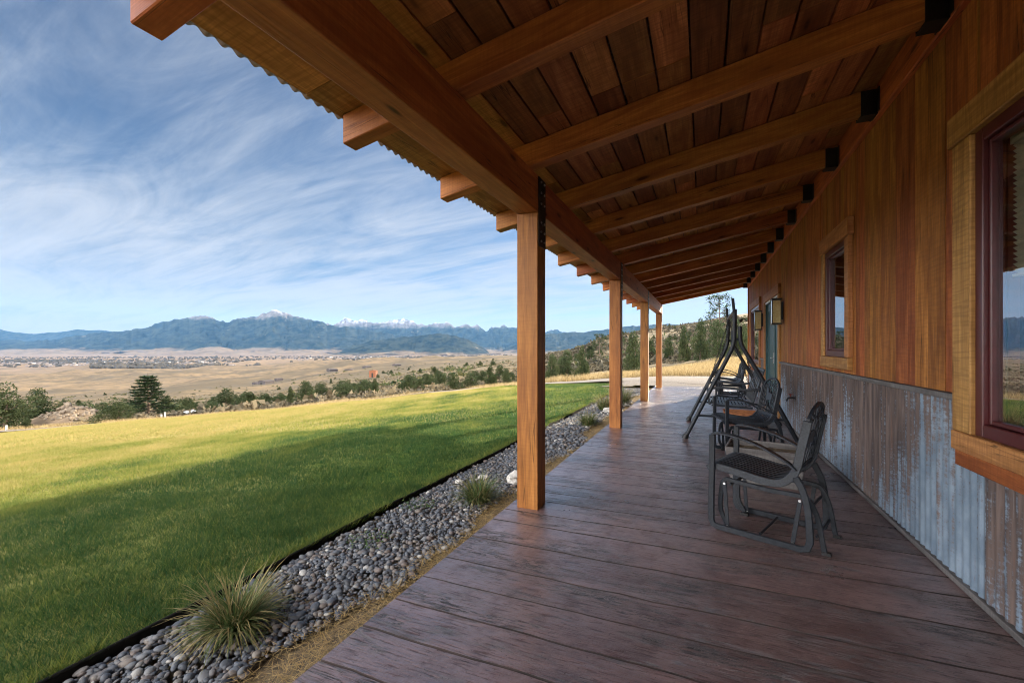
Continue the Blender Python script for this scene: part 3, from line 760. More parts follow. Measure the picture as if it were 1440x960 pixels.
g.tube(catmull([(1.22, yc - .06, 1.0), (1.17, yc - .06, 1.0), (1.165, yc - .10, 1.0), (1.166, yc - .17, 1.0)], 4), .010, 8); g.bb(1.212, 1.219, yc - .085, yc - .035, .9, 1.1)
o = g.build('handle', M['steel'], smooth=True); o.parent = dr

# wall lanterns
def lantern(y, lab, z0=1.565, z1=1.985):
    r = tag(empty('wall_lantern', (1.19, y, z0)), lab, 'wall lamp', 'lanterns beside the patio door')
    w, dp, h, t = .17, .135, z1 - z0, .013
    fr = MB(); X0, X1 = -dp - .03, -.03
    for x in (X0, X1 - t):
        for yy in (-w / 2, w / 2 - t): fr.bb(x, x + t, yy, yy + t, .012, h - .022)
    fr.bb(X0 - .006, X1 + .006, -w / 2 - .006, w / 2 + .006, h - .021, h); fr.bb(X0 - .004, X1 + .004, -w / 2 - .004, w / 2 + .004, 0, .0115)
    for zz in (.0125, h - .034):
        fr.bb(X0 + t, X1 - t, -w / 2 + .001, -w / 2 + t - .001, zz, zz + t - .001); fr.bb(X0 + t, X1 - t, w / 2 - t + .001, w / 2 - .001, zz, zz + t - .001); fr.bb(X0 + .001, X0 + t - .001, -w / 2 + t, w / 2 - t, zz, zz + t - .001)
    fr.build('frame', M['black'], r, bevel=.0015)
    bp = MB(); bp.bb(-.029, -.001, -.055, .055, .08, h - .06); bp.build('backplate', M['black'], r, bevel=.003)
    g = MB(); e = .003
    g.bb(X0 + t, X1 - t, -w / 2 + .004, -w / 2 + .004 + e, .025, h - .035); g.bb(X0 + t, X1 - t, w / 2 - .004 - e, w / 2 - .004, .025, h - .035); g.bb(X0 + .004, X0 + .004 + e, -w / 2 + t, w / 2 - t, .025, h - .035)
    pieces(g, 'pane', M['frost'], r)
    b = MB(); b.tube([(-dp / 2 - .03, 0, .013), (-dp / 2 - .03, 0, .12)], .012, 8); b.tube([(-dp / 2 - .03, 0, .12), (-dp / 2 - .03, 0, .14), (-dp / 2 - .03, 0, .18), (-dp / 2 - .03, 0, .215)], [.012, .026, .028, .006], 10)
    b.build('bulb', M['white'], r, smooth=True)
lantern(8.35, 'black box lantern with amber glass on the near side of the teal door')
lantern(10.95, 'black box lantern with amber glass between the teal door and the last window')
# outdoor tap
r = tag(empty('garden_tap', (1.19, 7.33, .49)), 'small outdoor water tap with red handle on the corrugated wainscot', 'tap')
b = MB(); b.tube(catmull([(.0, 0, 0), (-.05, 0, 0), (-.085, 0, -.012), (-.10, 0, -.05)], 5), .013, 8); b.tube([(-.001, 0, 0), (.006, 0, 0)], .03, 10); b.build('spout', M['ironedge'], r, smooth=True)
b = MB(); b.tube([(-.05, 0, .01), (-.055, 0, .045)], .007, 6); b.tube([(-.05 + .028 * math.cos(t), .028 * math.sin(t), .047) for t in np.linspace(0, 2 * math.pi, 13)], .006, 6, cap=False); b.bar((-.078, 0, .047), (-.022, 0, .047), .006, .006); b.build('handle', M['brass'], r, smooth=True)
# small camera on the far corner
r = tag(empty('security_light', (1.18, 14.27, 1.98)), 'small black hooded lamp on a curved arm at the far house corner', 'outdoor lamp')
b = MB(); b.tube(catmull([(0, 0, -.05), (-.05, 0, -.02), (-.10, 0, .02), (-.15, 0, .0)], 5), .012, 6); b.build('arm', M['black'], r, smooth=True)
b = MB(); b.tube([(-.13, 0, .01), (-.17, 0, -.02), (-.21, 0, -.05)], [.03, .045, .05], 10); b.build('hood', M['black'], r, smooth=True)

# ------------------------------------------------------------------ furniture
CW = .44
def glider():
    r = empty('glider_chair')
    P = lambda a, b, t: (a - .30, t - CW / 2, b)
    th = .018
    prof = catmull([(-.017, .392), (.02, .410), (.08, .408), (.2, .392), (.30, .376), (.385, .372), (.44, .392), (.485, .44), (.508, .50), (.527, .60), (.548, .70), (.560, .768)], 5)
    prof = [(p[0], p[1]) for p in prof]
    ws = [.030 + .016 * min(1, i / 10) for i in range(len(prof))]
    for y in (0, CW - th):
        m = MB(); m.strip(prof, ws, P, y, y + th); m.build('side_rail', M['ironedge'], r, bevel=.003)
        a = MB()
        # floor loop: front post, floor rail, curved rear leg
        front = [(.024, .622), (.022, .40), (.018, .2), (.018, .06), (.03, .030), (.06, .022)]
        rail = [(.06, .022), (.3, .020), (.53, .020), (.562, .032), (.574, .07)]
        rear = catmull([(.574, .07), (.572, .16), (.562, .27), (.540, .36), (.503, .435)], 4)
        y0, y1 = (y - .021, y - .002) if y == 0 else (y + th + .002, y + th + .021)
        a.strip(front + rail[1:] + rear[1:], .038, P, y0, y1)
        a.build('leg_loop', M['iron'], r, bevel=.004)
        a = MB(); arm = catmull([(.018, .622), (.05, .633), (.10, .633), (.2, .618), (.304, .588), (.402, .543), (.468, .503), (.505, .47)], 5)
        c = y + th / 2 - (.0 if y == 0 else 0)
        a.strip(arm, .014, P, c - .024 - (.008 if y == 0 else -.008), c + .020 - (.008 if y == 0 else -.008)); a.build('arm', M['ironedge'], r, bevel=.004)
    # seat: woven straps following the rails
    s = MB(); sp = [p for p in prof if p[0] < .5 and p[1] < .46]
    n = 9
    for k in range(n):
        y = th + .004 + (CW - 2 * th - .008) * (k + .5) / n; s.strip([(p[0], p[1] + .016) for p in sp], .005, P, y - .0125, y + .0125)
    L = 0
    for i in range(1, len(sp) - 1, 3):
        p = sp[i]; q = sp[i + 1]; s.strip([(p[0], p[1] + .0105), (q[0], q[1] + .0105), (q[0] + (q[0] - p[0]), q[1] + .0105 + (q[1] - p[1]))], .0045, P, th + .001, CW - th - .001)
    s.bb(-.318, -.296, -CW / 2 + th + .001, CW / 2 - th - .001, .398, .414)
    s.build('seat', M['iron'], r)
    # backrest: arched cast panel in the plane of the back
    b0 = Vector((.492 - .30, 0, .455)); ax = Vector((.068, 0, .32)).normalized(); nv = Vector((ax.z, 0, -ax.x))
    Bk = lambda a, b, t: tuple(b0 + Vector((0, a, 0)) + ax * b + nv * t)
    W = CW / 2 - th - .004
    outline = [(-W, .0), (-W, .30)] + [(W * math.cos(t) * .98, .30 + .108 * math.sin(t)) for t in np.linspace(math.pi, 0, 13)] + [(W, .30), (W, .0)]
    m = MB(); m.strip(outline, .022, Bk, -.009, .009); m.strip([(-W, .012), (W, .012)], .03, Bk, -.0085, .0085)
    for k in range(-5, 6):
        if k % 2 == 0 or abs(k) > 2:
            x = k * W / 6; m.strip([(x, .02), (x + .01, .12), (x - .008, .22), (x, .31 + .085 * math.cos(k / 6 * 1.5) - .02)], .009, Bk, -.004, .004)
    for sgn in (-1, 1):
        for z in (.06, .12, .18, .24, .30):
            m.strip([(sgn * W * .95, z - .02), (sgn * W * .62, z + .03), (sgn * W * .35, z - .012)], .008, Bk, -.0035, .0035)
    for t in np.linspace(.35, math.pi - .35, 7): m.strip([(.05 * math.cos(t), .30 + .02 * math.sin(t)), (W * .95 * math.cos(t), .30 + .102 * math.sin(t))], .009, Bk, -.004, .004)
    bk = m.build('backrest', M['iron'], r, bevel=.002)
    e = MB()
    elk = [(-.075, .10), (-.062, .10), (-.055, .16), (-.005, .165), (.03, .155), (.036, .10), (.049, .10), (.052, .17), (.066, .215), (.062, .25), (.085, .268), (.093, .285), (.07, .292), (.052, .30), (.036, .275), (.02, .24), (-.06, .235), (-.082, .215), (-.078, .16)]
    e.prism(elk, Bk, -.007, .0075); e.strip([(.06, .295), (.045, .34), (.03, .37)], .007, Bk, -.003, .003); e.strip([(.06, .295), (.075, .335), (.095, .36)], .007, Bk, -.003, .003); e.strip([(.05, .32), (.075, .36)], .006, Bk, -.003, .003)
    e.build('elk_motif', M['ironedge'], bk)
    # glider base
    for y in (.045, CW - .045 - .016):
        g = MB(); g.strip(catmull([(.10, .022), (.055, .12), (.062, .27), (.09, .325), (.147, .322), (.35, .310), (.50, .312), (.56, .29), (.60, .20), (.625, .06), (.635, .0)], 4), .028, P, y, y + .016)
        bf = g.build('base_frame', M['iron'], r, bevel=.003)
        f = MB(); f.bb(.31 - .02 + .03, .365, y - CW / 2 - .006, y - CW / 2 + .022, 0, .018); f.bb(-.225, -.175, y - CW / 2 - .006, y - CW / 2 + .022, 0, .018); pieces(f, 'foot', M['black'], bf)
        for (p, q) in (((.091, .305), (.108, .03)), ((.518, .292), (.480, .03))):
            l = MB(); l.strip([p, q], .024, P, y - .026 if y < .2 else y + .018, y - .018 if y < .2 else y + .026); l.build('swing_link', M['iron'], r, bevel=.002)
            bo = MB()
            for c_ in (p, q):
                yy = y - .026 if y < .2 else y + .026
                bo.tube([P(c_[0], c_[1], yy), P(c_[0], c_[1], yy + (-.008 if y < .2 else .008))], .008, 8)
            pieces(bo, 'bolt', M['steel'], bf)
    for (x, z) in ((.12, .30), (.55, .23), (.60, .10), (.3, .03)):
        s = MB(); s.tube([P(x, z, .035), P(x, z, CW - .035)], .009, 8); s.build('stretcher', M['iron'], r, smooth=True)
    return r
c1 = glider(); c1.location = (.4015, 3.371, 0); c1.rotation_euler.z = math.atan2(-.37, .929)
G = 'cast metal glider chairs along the porch'
tag(c1, 'dark cast metal glider chair nearest the camera, turned away from the wall', 'chair', G)
for x, y, a, lab in ((.457, 5.66, 14.2, 'dark cast metal glider chair with bright arched back, just before the swing'), (.60, 11.5, 6, 'dark metal glider chair directly beyond the porch swing'), (.66, 12.75, 4, 'farthest dark metal glider chair at the sunlit end of the porch')):
    c = copy_tree(c1); c.location = (x, y, 0); c.rotation_euler.z = R_(a); c['label'] = lab

# swing bench in its A-frame
sw = tag(empty('porch_swing', (.4, 7.1, 0)), 'dark metal porch swing hanging in a tall A-frame stand', 'swing')
def sp(x, y, z): return (x - .4, y - 7.1, z)
for y in (6.33, 7.9):
    m = MB(); m.tube(catmull([sp(-.2, y, .03), sp(.06, y, .58), sp(.29, y, 1.06), sp(.355, y, 1.22), sp(.372, y, 1.36), sp(.376, y, 1.68)], 5), .026, 10)
    fl = m.build('front_leg', M['iron'], sw, smooth=True)
    f = MB(); f.tube([sp(-.215, y, .0), sp(-.205, y, .03), sp(-.19, y, .06)], [.04, .04, .03], 10); f.build('foot', M['black'], fl, smooth=True)
    m = MB(); m.tube(catmull([sp(1.07, y, .03), sp(.80, y, .58), sp(.54, y, 1.06), sp(.455, y, 1.22), sp(.436, y, 1.33), sp(.434, y, 1.46)], 5), .026, 10)
    fl = m.build('rear_leg', M['iron'], sw, smooth=True)
    f = MB(); f.tube([sp(1.08, y, .0), sp(1.072, y, .03), sp(1.06, y, .06)], [.04, .04, .03], 10); f.build('foot', M['black'], fl, smooth=True)
    m = MB(); m.tube([sp(-.055, y, .31), sp(.93, y, .31)], .014, 8); m.tube([sp(.37, y, 1.30), sp(.44, y, 1.30)], .018, 8); m.build('side_brace', M['iron'], sw, smooth=True)
    m = MB(); m.bar(sp(.372, y, 1.60), sp(.352, y, 1.82), .02, .035); m.build('canopy_bracket', M['iron'], sw, bevel=.006)
m = MB(); m.tube([sp(.376, 6.3, 1.655), sp(.376, 7.93, 1.655)], .022, 10); m.build('top_beam', M['iron'], sw, smooth=True)
m = MB()
for k in range(11):
    x = .13 + k * .042; m.bb(x - .4, x + .030 - .4, 6.60 - 7.1, 7.66 - 7.1, .435 - .02 * math.sin(k / 10 * 2.6), .443 - .02 * math.sin(k / 10 * 2.6))
for y in (6.59, 7.12, 7.66): m.bar(sp(.11, y, .425), sp(.60, y, .405), .02, .025)
m.build('seat', M['iron'], sw, bevel=.002)
m = MB(); Sb = lambda a, b, t: sp(.60 + .30 * b + t, a, .44 + b)
m.strip([(6.62, .02), (6.62, .46), (7.64, .46), (7.64, .02), (6.62, .02)], .025, Sb, -.009, .009)
for k in range(1, 24): y = 6.62 + k * .0425; m.strip([(y, .03), (y + .012 * (-1) ** k, .24), (y, .45)], .012, Sb, -.004, .004)
for k in range(5): yc = 6.72 + k * .2; m.prism([(yc + .06 * math.cos(t), .24 + .10 * math.sin(t)) for t in np.linspace(0, 2 * math.pi, 12, endpoint=False)], Sb, -.006, .006)
m.build('backrest', M['ironedge'], sw)
for y in (6.585, 7.675):
    m = MB(); m.strip(catmull([(.09, .43), (.07, .56), (.11, .645), (.3, .66), (.55, .64), (.69, .66)], 5), .03, lambda a, b, t: sp(a, t, b), y - .02, y + .02); m.build('arm', M['ironedge'], sw, bevel=.003)
    for x1, z1 in ((.10, .65), (.64, .66)):
        m = MB(); a = Vector(sp(.376, y, 1.63)); b = Vector(sp(x1, y, z1)); n = int((b - a).length / .030)
        for k in range(n):
            p = a.lerp(b, (k + .5) / n); d = (b - a).normalized(); s2 = d.cross(Vector((0, 1, 0))).normalized() if k % 2 else Vector((0, 1, 0))
            ring = [p + d * (.021 * math.cos(t)) + s2 * (.010 * math.sin(t)) for t in np.linspace(0, 2 * math.pi, 9)]
            m.tube(ring, .0042, 5, cap=False)
        m.build('chain', M['black'], sw, smooth=True)

# tubs on the floor
def tub(name, c, lx, ly, h, taper, mat, lab, fillmat, rz=0):
    r = tag(empty(name, c, rz), lab, 'planter'); m = MB(); w = .022
    def ring(s, z, i=0): return [(-lx / 2 * s + i, -ly / 2 * s + i, z), (lx / 2 * s - i, -ly / 2 * s + i, z), (lx / 2 * s - i, ly / 2 * s - i, z), (-lx / 2 * s + i, ly / 2 * s - i, z)]
    vs = ring(taper, 0) + ring(1, h) + ring(1, h, w) + ring(taper, .03, w); fs = [(3, 2, 1, 0)]
    us = [[(0, 0)] * 4]
    for a in (0, 4, 8):
        for k in range(4):
            f = (a + k, a + (k + 1) % 4, a + 4 + (k + 1) % 4, a + 4 + k); fs.append(f); us.append([(vs[j][0] + vs[j][1], vs[j][2] + a) for j in f])
    fs.append((12, 13, 14, 15)); us.append([(0, 0)] * 4); m.add(vs, fs, us, .6); m.build('tub', mat, r, bevel=.005)
    s = MB(); z = h - .05; q = ring(taper + (1 - taper) * z / h, z, w + .001); s.add(q, [(0, 1, 2, 3)], None, .5); s.build('soil', fillmat, r)
    return r
tub('planter', (.52, 4.62, 0), .62, .44, .31, .86, M['greywood'], 'grey weathered wooden tub between the two nearest glider chairs', M['soil'], R_(-8))
tub('planter', (.62, 8.25, 0), .62, .40, .15, .84, M['terracotta'], 'low terracotta coloured trough on the floor behind the swing', M['soil'])

# ------------------------------------------------------------------ stone bed
BX0, BX1 = -2.285, -1.356
gx = np.linspace(BX0, BX1, 8); gy = np.linspace(-6, 14.6, 220); X, Y = np.meshgrid(gx, gy)
Z = -.105 - .02 * np.sin(np.pi * (X - BX0) / (BX1 - BX0)) + .02 * (fbm(X * 4, Y * 4, 31, 3) - .5) + .02 * sstep(-1.6, -1.36, X); id_ = np.arange(X.size).reshape(X.shape)
struct(mesh_np('bed_soil', np.stack([X, Y, Z], -1).reshape(-1, 3), np.stack([id_[:-1, :-1], id_[:-1, 1:], id_[1:, 1:], id_[1:, :-1]], -1).reshape(-1, 4), M['soil'], smooth=True), 'soil strip under the river stones', 'soil')
import bmesh
bm = bmesh.new(); bmesh.ops.create_icosphere(bm, subdivisions=2, radius=1); bm.verts.ensure_lookup_table()
SV = np.array([v.co[:] for v in bm.verts]); SF = np.array([[v.index for v in f.verts] for f in bm.faces]); bm.free()
bm = bmesh.new(); bmesh.ops.create_icosphere(bm, subdivisions=1, radius=1); bm.verts.ensure_lookup_table()
SV1 = np.array([v.co[:] for v in bm.verts]); SF1 = np.array([[v.index for v in f.verts] for f in bm.faces]); bm.free()
def lumps(cx, cy, cz, size, tone, SV, SF, flat=(.38, .75), jit=.16, rs=rng):
    n = len(cx); m = len(SV)
    a = size * rs.uniform(.8, 1.35, n); b = size * rs.uniform(.65, 1.0, n); c = size * rs.uniform(*flat, n); th = rs.uniform(0, 2 * np.pi, n); tl = rs.normal(0, .28, n)
    V = np.repeat(SV[None], n, 0) * (1 + rs.normal(0, jit, (n, 1, 1)) * (SV[None, :, :1] * .8 + SV[None, :, 1:2] * .6)) 
    V = V * np.stack([a, b, c], -1)[:, None]
    x, y, z = V[..., 0], V[..., 1], V[..., 2]
    x, z = x * np.cos(tl)[:, None] - z * np.sin(tl)[:, None], x * np.sin(tl)[:, None] + z * np.cos(tl)[:, None]
    X = x * np.cos(th)[:, None] - y * np.sin(th)[:, None]; Y = x * np.sin(th)[:, None] + y * np.cos(th)[:, None]
    V = np.stack([X + cx[:, None], Y + cy[:, None], z + cz[:, None]], -1).reshape(-1, 3)
    F = (SF[None] + (np.arange(n) * m)[:, None, None]).reshape(-1, 3); return V, F, np.repeat(tone, len(SF))
Vs = []; Fs = []; Ts = []; nb = 0
for (y0, y1, cnt, sv, sf, szm) in ((-.6, 2.4, 12500, SV, SF, .0102), (2.4, 5.2, 11500, SV1, SF1, .0105), (5.2, 14.5, 13000, SV1, SF1, .0150)):
    x = rng.uniform(BX0 + .02, BX1 - .015, cnt); y = rng.uniform(y0, y1, cnt)
    bare = fbm(x * 2.6, y * 1.5, 77, 3) + .62 * sstep(-1.82, -1.40, x); k = bare < .85 + .1 * rng.random(cnt); x, y = x[k], y[k]; n = len(x)
    sz = np.minimum(szm * np.exp(rng.normal(0, .42, n)), szm * 2.6); z = -.103 + .012 * rng.random(n) + sz * .35 + .006 * rng.random(n)
    v, f, t = lumps(x, y, z, sz, rng.beta(1.05, 1.2, n), sv, sf); Vs.append(v); Fs.append(f + nb); Ts.append(t); nb += len(v)
tag(mesh_np('river_stones', np.concatenate(Vs), np.concatenate(Fs), M['pebble'], np.concatenate(Ts), smooth=True), 'grey rounded river stones filling the bed between lawn and porch', 'stones', kind='stuff')
# dead grass lying along the slab edge
n = 42000; x = BX1 - .004 - np.abs(rng.normal(0, .17, n)); y = rng.uniform(-.5, 14.5, n)
k = (x > BX0) & (fbm(x * 2.6, y * 1.5, 77, 3) + .62 * sstep(-1.82, -1.40, x) > .73 + .16 * rng.random(n)); x, y = x[k], y[k]; n = len(x)
z = -.092 + .03 * rng.random(n); v, f = blades(np.stack([x, y, z], -1), rng.uniform(-.004, .018, n), rng.uniform(.0018, .004, n), rng.uniform(.03, .09, n), rng)
tag(mesh_np('dead_grass', v, f, M['straw'], rng.random(n)), 'dead straw coloured grass lying along the porch edge', 'dry grass', kind='stuff')
# edging strip
mb = MB(); yy = np.linspace(-6, 13.4, 60); path = [(float(y), -2.295 + .012 * math.sin(y * 1.7) + .008 * math.sin(y * 4.1)) for y in yy]
mb.strip(path, .012, lambda a, b, t: (b, a, t), -.20, -.060); mb.tube([(b, a, -.058) for a, b in path], .008, 6)
tag(mb.build('lawn_edging', M['edging'], smooth=False), 'black plastic edging strip between the lawn and the stone bed', 'edging')
# white rocks in the bed
def rock(loc, s, lab, seed):
    bm = bmesh.new(); bmesh.ops.create_icosphere(bm, subdivisions=3, radius=1)
    for v in bm.verts:
        d = 1 + .45 * (mnoise.noise(v.co * 1.6 + Vector((seed, 0, 0)))) + .14 * mnoise.noise(v.co * 5 + Vector((seed, 3, 0)))
        v.co = Vector((v.co.x * s[0], v.co.y * s[1], v.co.z * s[2])) * d
    me = bpy.data.meshes.new('rock'); bm.to_mesh(me); bm.free(); me.materials.append(M['whitestone'])
    o = bpy.data.objects.new('rock', me); COL.objects.link(o); o.location = loc; o.rotation_euler.z = seed
    return tag(o, lab, 'rock', 'white rocks in the stone bed')
rock((-1.62, 3.95, -.045), (.105, .08, .06), 'white rock half hidden behind the nearest porch post', 1.3)
rock((-1.97, 3.92, -.07), (.055, .05, .022), 'small flat white rock beside the second grass tuft', 4.1)
rock((-2.12, 3.70, -.07), (.035, .035, .02), 'smallest white rock behind the second grass tuft', 7.7)
rock((-1.72, 8.9, -.05), (.12, .10, .06), 'white rock in the far stone bed by the third post', 2.2)
rock((-1.55, 9.9, -.05), (.14, .12, .07), 'farthest white rock at the end of the stone bed', 9.2)

# ornamental grass tufts
def tuft(loc, h, nblade, ndry, lab, seed, spread=1.):
    r_ = random.Random(seed); o = tag(empty('ornamental_grass', loc), lab, 'grass tuft', 'ornamental grass tufts in the stone bed')
    for nm, cnt, mt, hs, t0 in (('blades', nblade, 'tuft', 1., (0, .62)), ('dry_stalks', ndry, 'tuft', 1.25, (.7, 1.))):
        V = []; Fc = []; T = []
        for k in range(cnt):
            a = r_.uniform(0, 2 * math.pi); b = .10 * math.sqrt(r_.random()) * h / .4; L = h * hs * r_.uniform(.6, 1.15); out = r_.random() ** .7 * 1.15 * spread; w = r_.uniform(.0022, .0042)
            px, py = math.cos(a) * b, math.sin(a) * b; a += r_.gauss(0, .8); dx, dy = math.cos(a), math.sin(a); th = .08 + out * .55; x, y, z = px, py, -.02
            n = 5; base = len(V); droop = r_.uniform(.10, .42) * (.6 + out)
            for i in range(n + 1):
                ww = w * (1 - i / n) ** .7 + .0003; V.append((x - dy * ww, y + dx * ww, z)); V.append((x + dy * ww, y - dx * ww, z))
                x += dx * math.sin(th) * L / n; y += dy * math.sin(th) * L / n; z = max(z + math.cos(th) * L / n, .004 + .003 * i); th = min(th + droop * .75, 2.2)
            t = r_.uniform(*t0) * (1 if r_.random() < .8 else .5)
            if r_.random() < .12: droop *= 2.4
            for i in range(n): Fc.append((base + 2 * i, base + 2 * i + 1, base + 2 * i + 3, base + 2 * i + 2)); T.append(min(1, t + (0, .03, .08, .2, .35)[i]))
        mesh_np(nm, V, Fc, M[mt], T, parent=o)
    return o
tuft((-1.98, 1.40, -.09), .25, 640, 190, 'large spiky grass tuft nearest the camera, with long dry stalks', 1, 1.15)
tuft((-1.72, 3.33, -.09), .27, 480, 60, 'round green grass tuft just left of the nearest porch post', 2)
tuft((-1.95, 5.0, -.09), .16, 120, 20, 'tiny low grass tuft seen right behind the nearest post', 3)
tuft((-1.74, 7.3, -.09), .30, 420, 60, 'green grass tuft in the bed between the nearest and second posts', 4)
tuft((-1.85, 9.2, -.09), .42, 260, 160, 'tall yellow grass tuft at the lawn corner by the second post', 5, .8)
tuft((-1.62, 9.9, -.09), .55, 360, 120, 'tall green grass tuft directly right of the second post', 6, .6)
# weeds between the stones
def weed(loc, lab, seed):
    r_ = random.Random(seed); V = []; Fc = []; T = []
    for k in range(170):
        a = r_.uniform(0, 6.28); b = .15 * math.sqrt(r_.random()); x, y, z = math.cos(a) * b, math.sin(a) * b, r_.uniform(0, .035); s = r_.uniform(.006, .013); q = r_.uniform(0, 6.28); i = len(V)
        V += [(x, y, z), (x + s * math.cos(q), y + s * math.sin(q), z + s * .6), (x + s * 1.8 * math.cos(q + .5), y + s * 1.8 * math.sin(q + .5), z + s * .5), (x + s * math.cos(q + 1.1), y + s * math.sin(q + 1.1), z + s * .3)]; Fc.append((i, i + 1, i + 2, i + 3)); T.append(r_.uniform(0, .4))
    o = mesh_np('weed', V, Fc, M['tuft'], T); o.location = loc; return tag(o, lab, 'weed', 'low weeds among the river stones')
weed((-2.02, 2.35, -.085), 'low green weed patch among stones beside the edging, nearer one', 1)
weed((-2.1, 3.02, -.085), 'low green weed patch among stones close before the round tuft', 2)

# ------------------------------------------------------------------ trees and shrubs
def leafcloud(r_, lobes, n, size, droop=0):
    """lobes: (x, y, z, rx, ry, rz); leaf clumps near the lobe shells"""
    V = []; F = []; T = []
    tot = sum(l[3] * l[4] + l[4] * l[5] + l[3] * l[5] for l in lobes)
    for l in lobes:
        k = int(n * (l[3] * l[4] + l[4] * l[5] + l[3] * l[5]) / tot); base_t = r_.uniform(.15, .55)
        for _ in range(k):
            v = Vector((r_.gauss(0, 1), r_.gauss(0, 1), r_.gauss(0, 1))).normalized(); rad = r_.uniform(.35, 1.) ** .5 * (1 + .22 * mnoise.noise(v * 2.3 + Vector((l[0], l[1], l[2])) * 3))
            p = Vector((l[0] + v.x * l[3] * rad, l[1] + v.y * l[4] * rad, l[2] + v.z * l[5] * rad)); s = size * r_.uniform(.6, 1.4)
            d = (v + Vector((r_.uniform(-.7, .7), r_.uniform(-.7, .7), r_.uniform(-.2, .9 - droop)))).normalized(); sd = d.cross(Vector((r_.uniform(-1, 1), r_.uniform(-1, 1), r_.uniform(-1, 1)))).normalized()
            i = len(V); V += [p - sd * s * .35, p + d * s * .5 - sd * s * .1, p + d * s, p + d * s * .5 + sd * s * .45]; F.append((i, i + 1, i + 2, i + 3)); T.append(min(1, max(0, base_t + r_.gauss(0, .10))))
    return V, F, T
def trunk(r_, h, rad, lean=.1, limbs=5, spread=.6):
    m = MB(); pts = [(lean * h * (i / 5) ** 1.4 * math.cos(lean * 20) + r_.uniform(-.02, .02) * h, lean * h * (i / 5) ** 1.4 * math.sin(lean * 20) + r_.uniform(-.02, .02) * h, h * i / 5 - .05) for i in range(6)]
    m.tube(pts, [rad * (1 - .85 * i / 5) for i in range(6)], 7)
    for k in range(limbs):
        t = r_.uniform(.15, .85); i = min(4, int(t * 5)); p = Vector(pts[i]); a = r_.uniform(0, 6.28); L = spread * h * r_.uniform(.4, .8) * (1 - .5 * t)
        q = p + Vector((math.cos(a) * L, math.sin(a) * L, L * .6)); m.tube([p, p.lerp(q, .5) + Vector((0, 0, -.04 * h)), q], [rad * .4, rad * .28, rad * .08], 5)
    return m
def juniper_proto(seed, h=1.0, wide=.8, n=5200):
    r_ = random.Random(seed); o = empty('juniper'); lob = []
    for k in range(16):
        t = (k + .5) / 16; a = r_.uniform(0, 6.28); rad = wide / 2 * (1 - t) ** .7; d = rad * r_.uniform(.25, .75); s = (.08 + .16 * (1 - t)) * (wide / .8) * r_.uniform(.7, 1.25)
        lob.append((math.cos(a) * d, math.sin(a) * d, .10 + .80 * t, s, s, s * r_.uniform(.8, 1.3)))
    V, F, T = leafcloud(r_, lob, n, .040); mesh_np('crown', V, F, M['juniper'], T, parent=o)
    trunk(r_, .8, .035, .06, 5).build('trunk', M['bark'], o, smooth=True); return o
def pine_proto(seed, dense=True):
    r_ = random.Random(seed); o = empty('pine_tree'); V = []; F = []; T = []; tm = MB()
    tm.tube([(0, 0, -.03), (.01, 0, .35), (0, .01, .7), (0, 0, .99)], [.022, .016, .009, .002], 7)
    nl = 14 if dense else 9
    for k in range(nl):
        z = (.10 if dense else .32) + .86 * (1 - (.10 if dense else .32)) * k / (nl - 1); rad = (.46 if dense else .30) * (1 - (z if dense else max(0, z - .25) * 1.05)) ** (.95 if dense else .8) + (.012 if dense else .03)
        nbr = 7 if dense else 4
        for b in range(nbr):
            a = b * 6.283 / nbr + k * 1.3 + r_.uniform(-.3, .3); L = rad * r_.uniform(.6, 1.15); up = r_.uniform(-.02, .18) if dense else r_.uniform(.2, .5)
            p0 = Vector((0, 0, z)); p1 = p0 + Vector((math.cos(a) * L, math.sin(a) * L, L * up)); tm.tube([p0, p0.lerp(p1, .5) + Vector((0, 0, -.012)), p1], [.006, .004, .0015], 4)
            bt = r_.uniform(.1, .5)
            for q in range(70 if dense else 44):
                t = r_.uniform(.25, 1.05) if dense else r_.uniform(.6, 1.1); p = p0.lerp(p1, t) + Vector((r_.gauss(0, .018), r_.gauss(0, .018), r_.gauss(0, .010) + .006)) * (1 if dense else 1.7); s = r_.uniform(.025, .055)
                d = Vector((math.cos(a) + r_.uniform(-.9, .9), math.sin(a) + r_.uniform(-.9, .9), r_.uniform(.0, .8))).normalized(); sd = d.cross(Vector((r_.uniform(-1, 1), r_.uniform(-1, 1), 1))).normalized(); i = len(V)
                V += [p - sd * s * .25, p + d * s * .5, p + d * s, p + sd * s * .3]; F.append((i, i + 1, i + 2, i + 3)); T.append(min(1, max(0, bt + r_.gauss(0, .14))))
    mesh_np('crown', V, F, M['pine'], T, parent=o); tm.build('trunk', M['bark'], o, smooth=True); return o
JP = [juniper_proto(100 + k, wide=w) for k, w in enumerate((.75, .95, .6, .85))]; PP = [pine_proto(200, True), pine_proto(201, False)]
used = {}
def plant(kind, idx, u, D, hp, wp, lab, group=None, cat='shrub', rz=None, sink=0.):
    """one tree; hp, wp = height and width it shows at depth D, in photo pixels"""
    src = (JP if kind == 'j' else PP)[idx]
    o = src if not used.get((kind, idx)) else copy_tree(src); used[(kind, idx)] = True
    x, y, z = ground_at(u, D); h = hp * D / 630; w = wp * D / 630; base = .8 if kind == 'j' else (.60 if idx == 0 else .6)
    o.location = (x, y, z - .04 * h - sink); o.rotation_euler = (0, 0, random.uniform(0, 6.28) if rz is None else rz); o.scale = (w / base, w / base, h)
    tag(o, lab, cat, group)
    return o
G1 = 'junipers beyond the lawn'
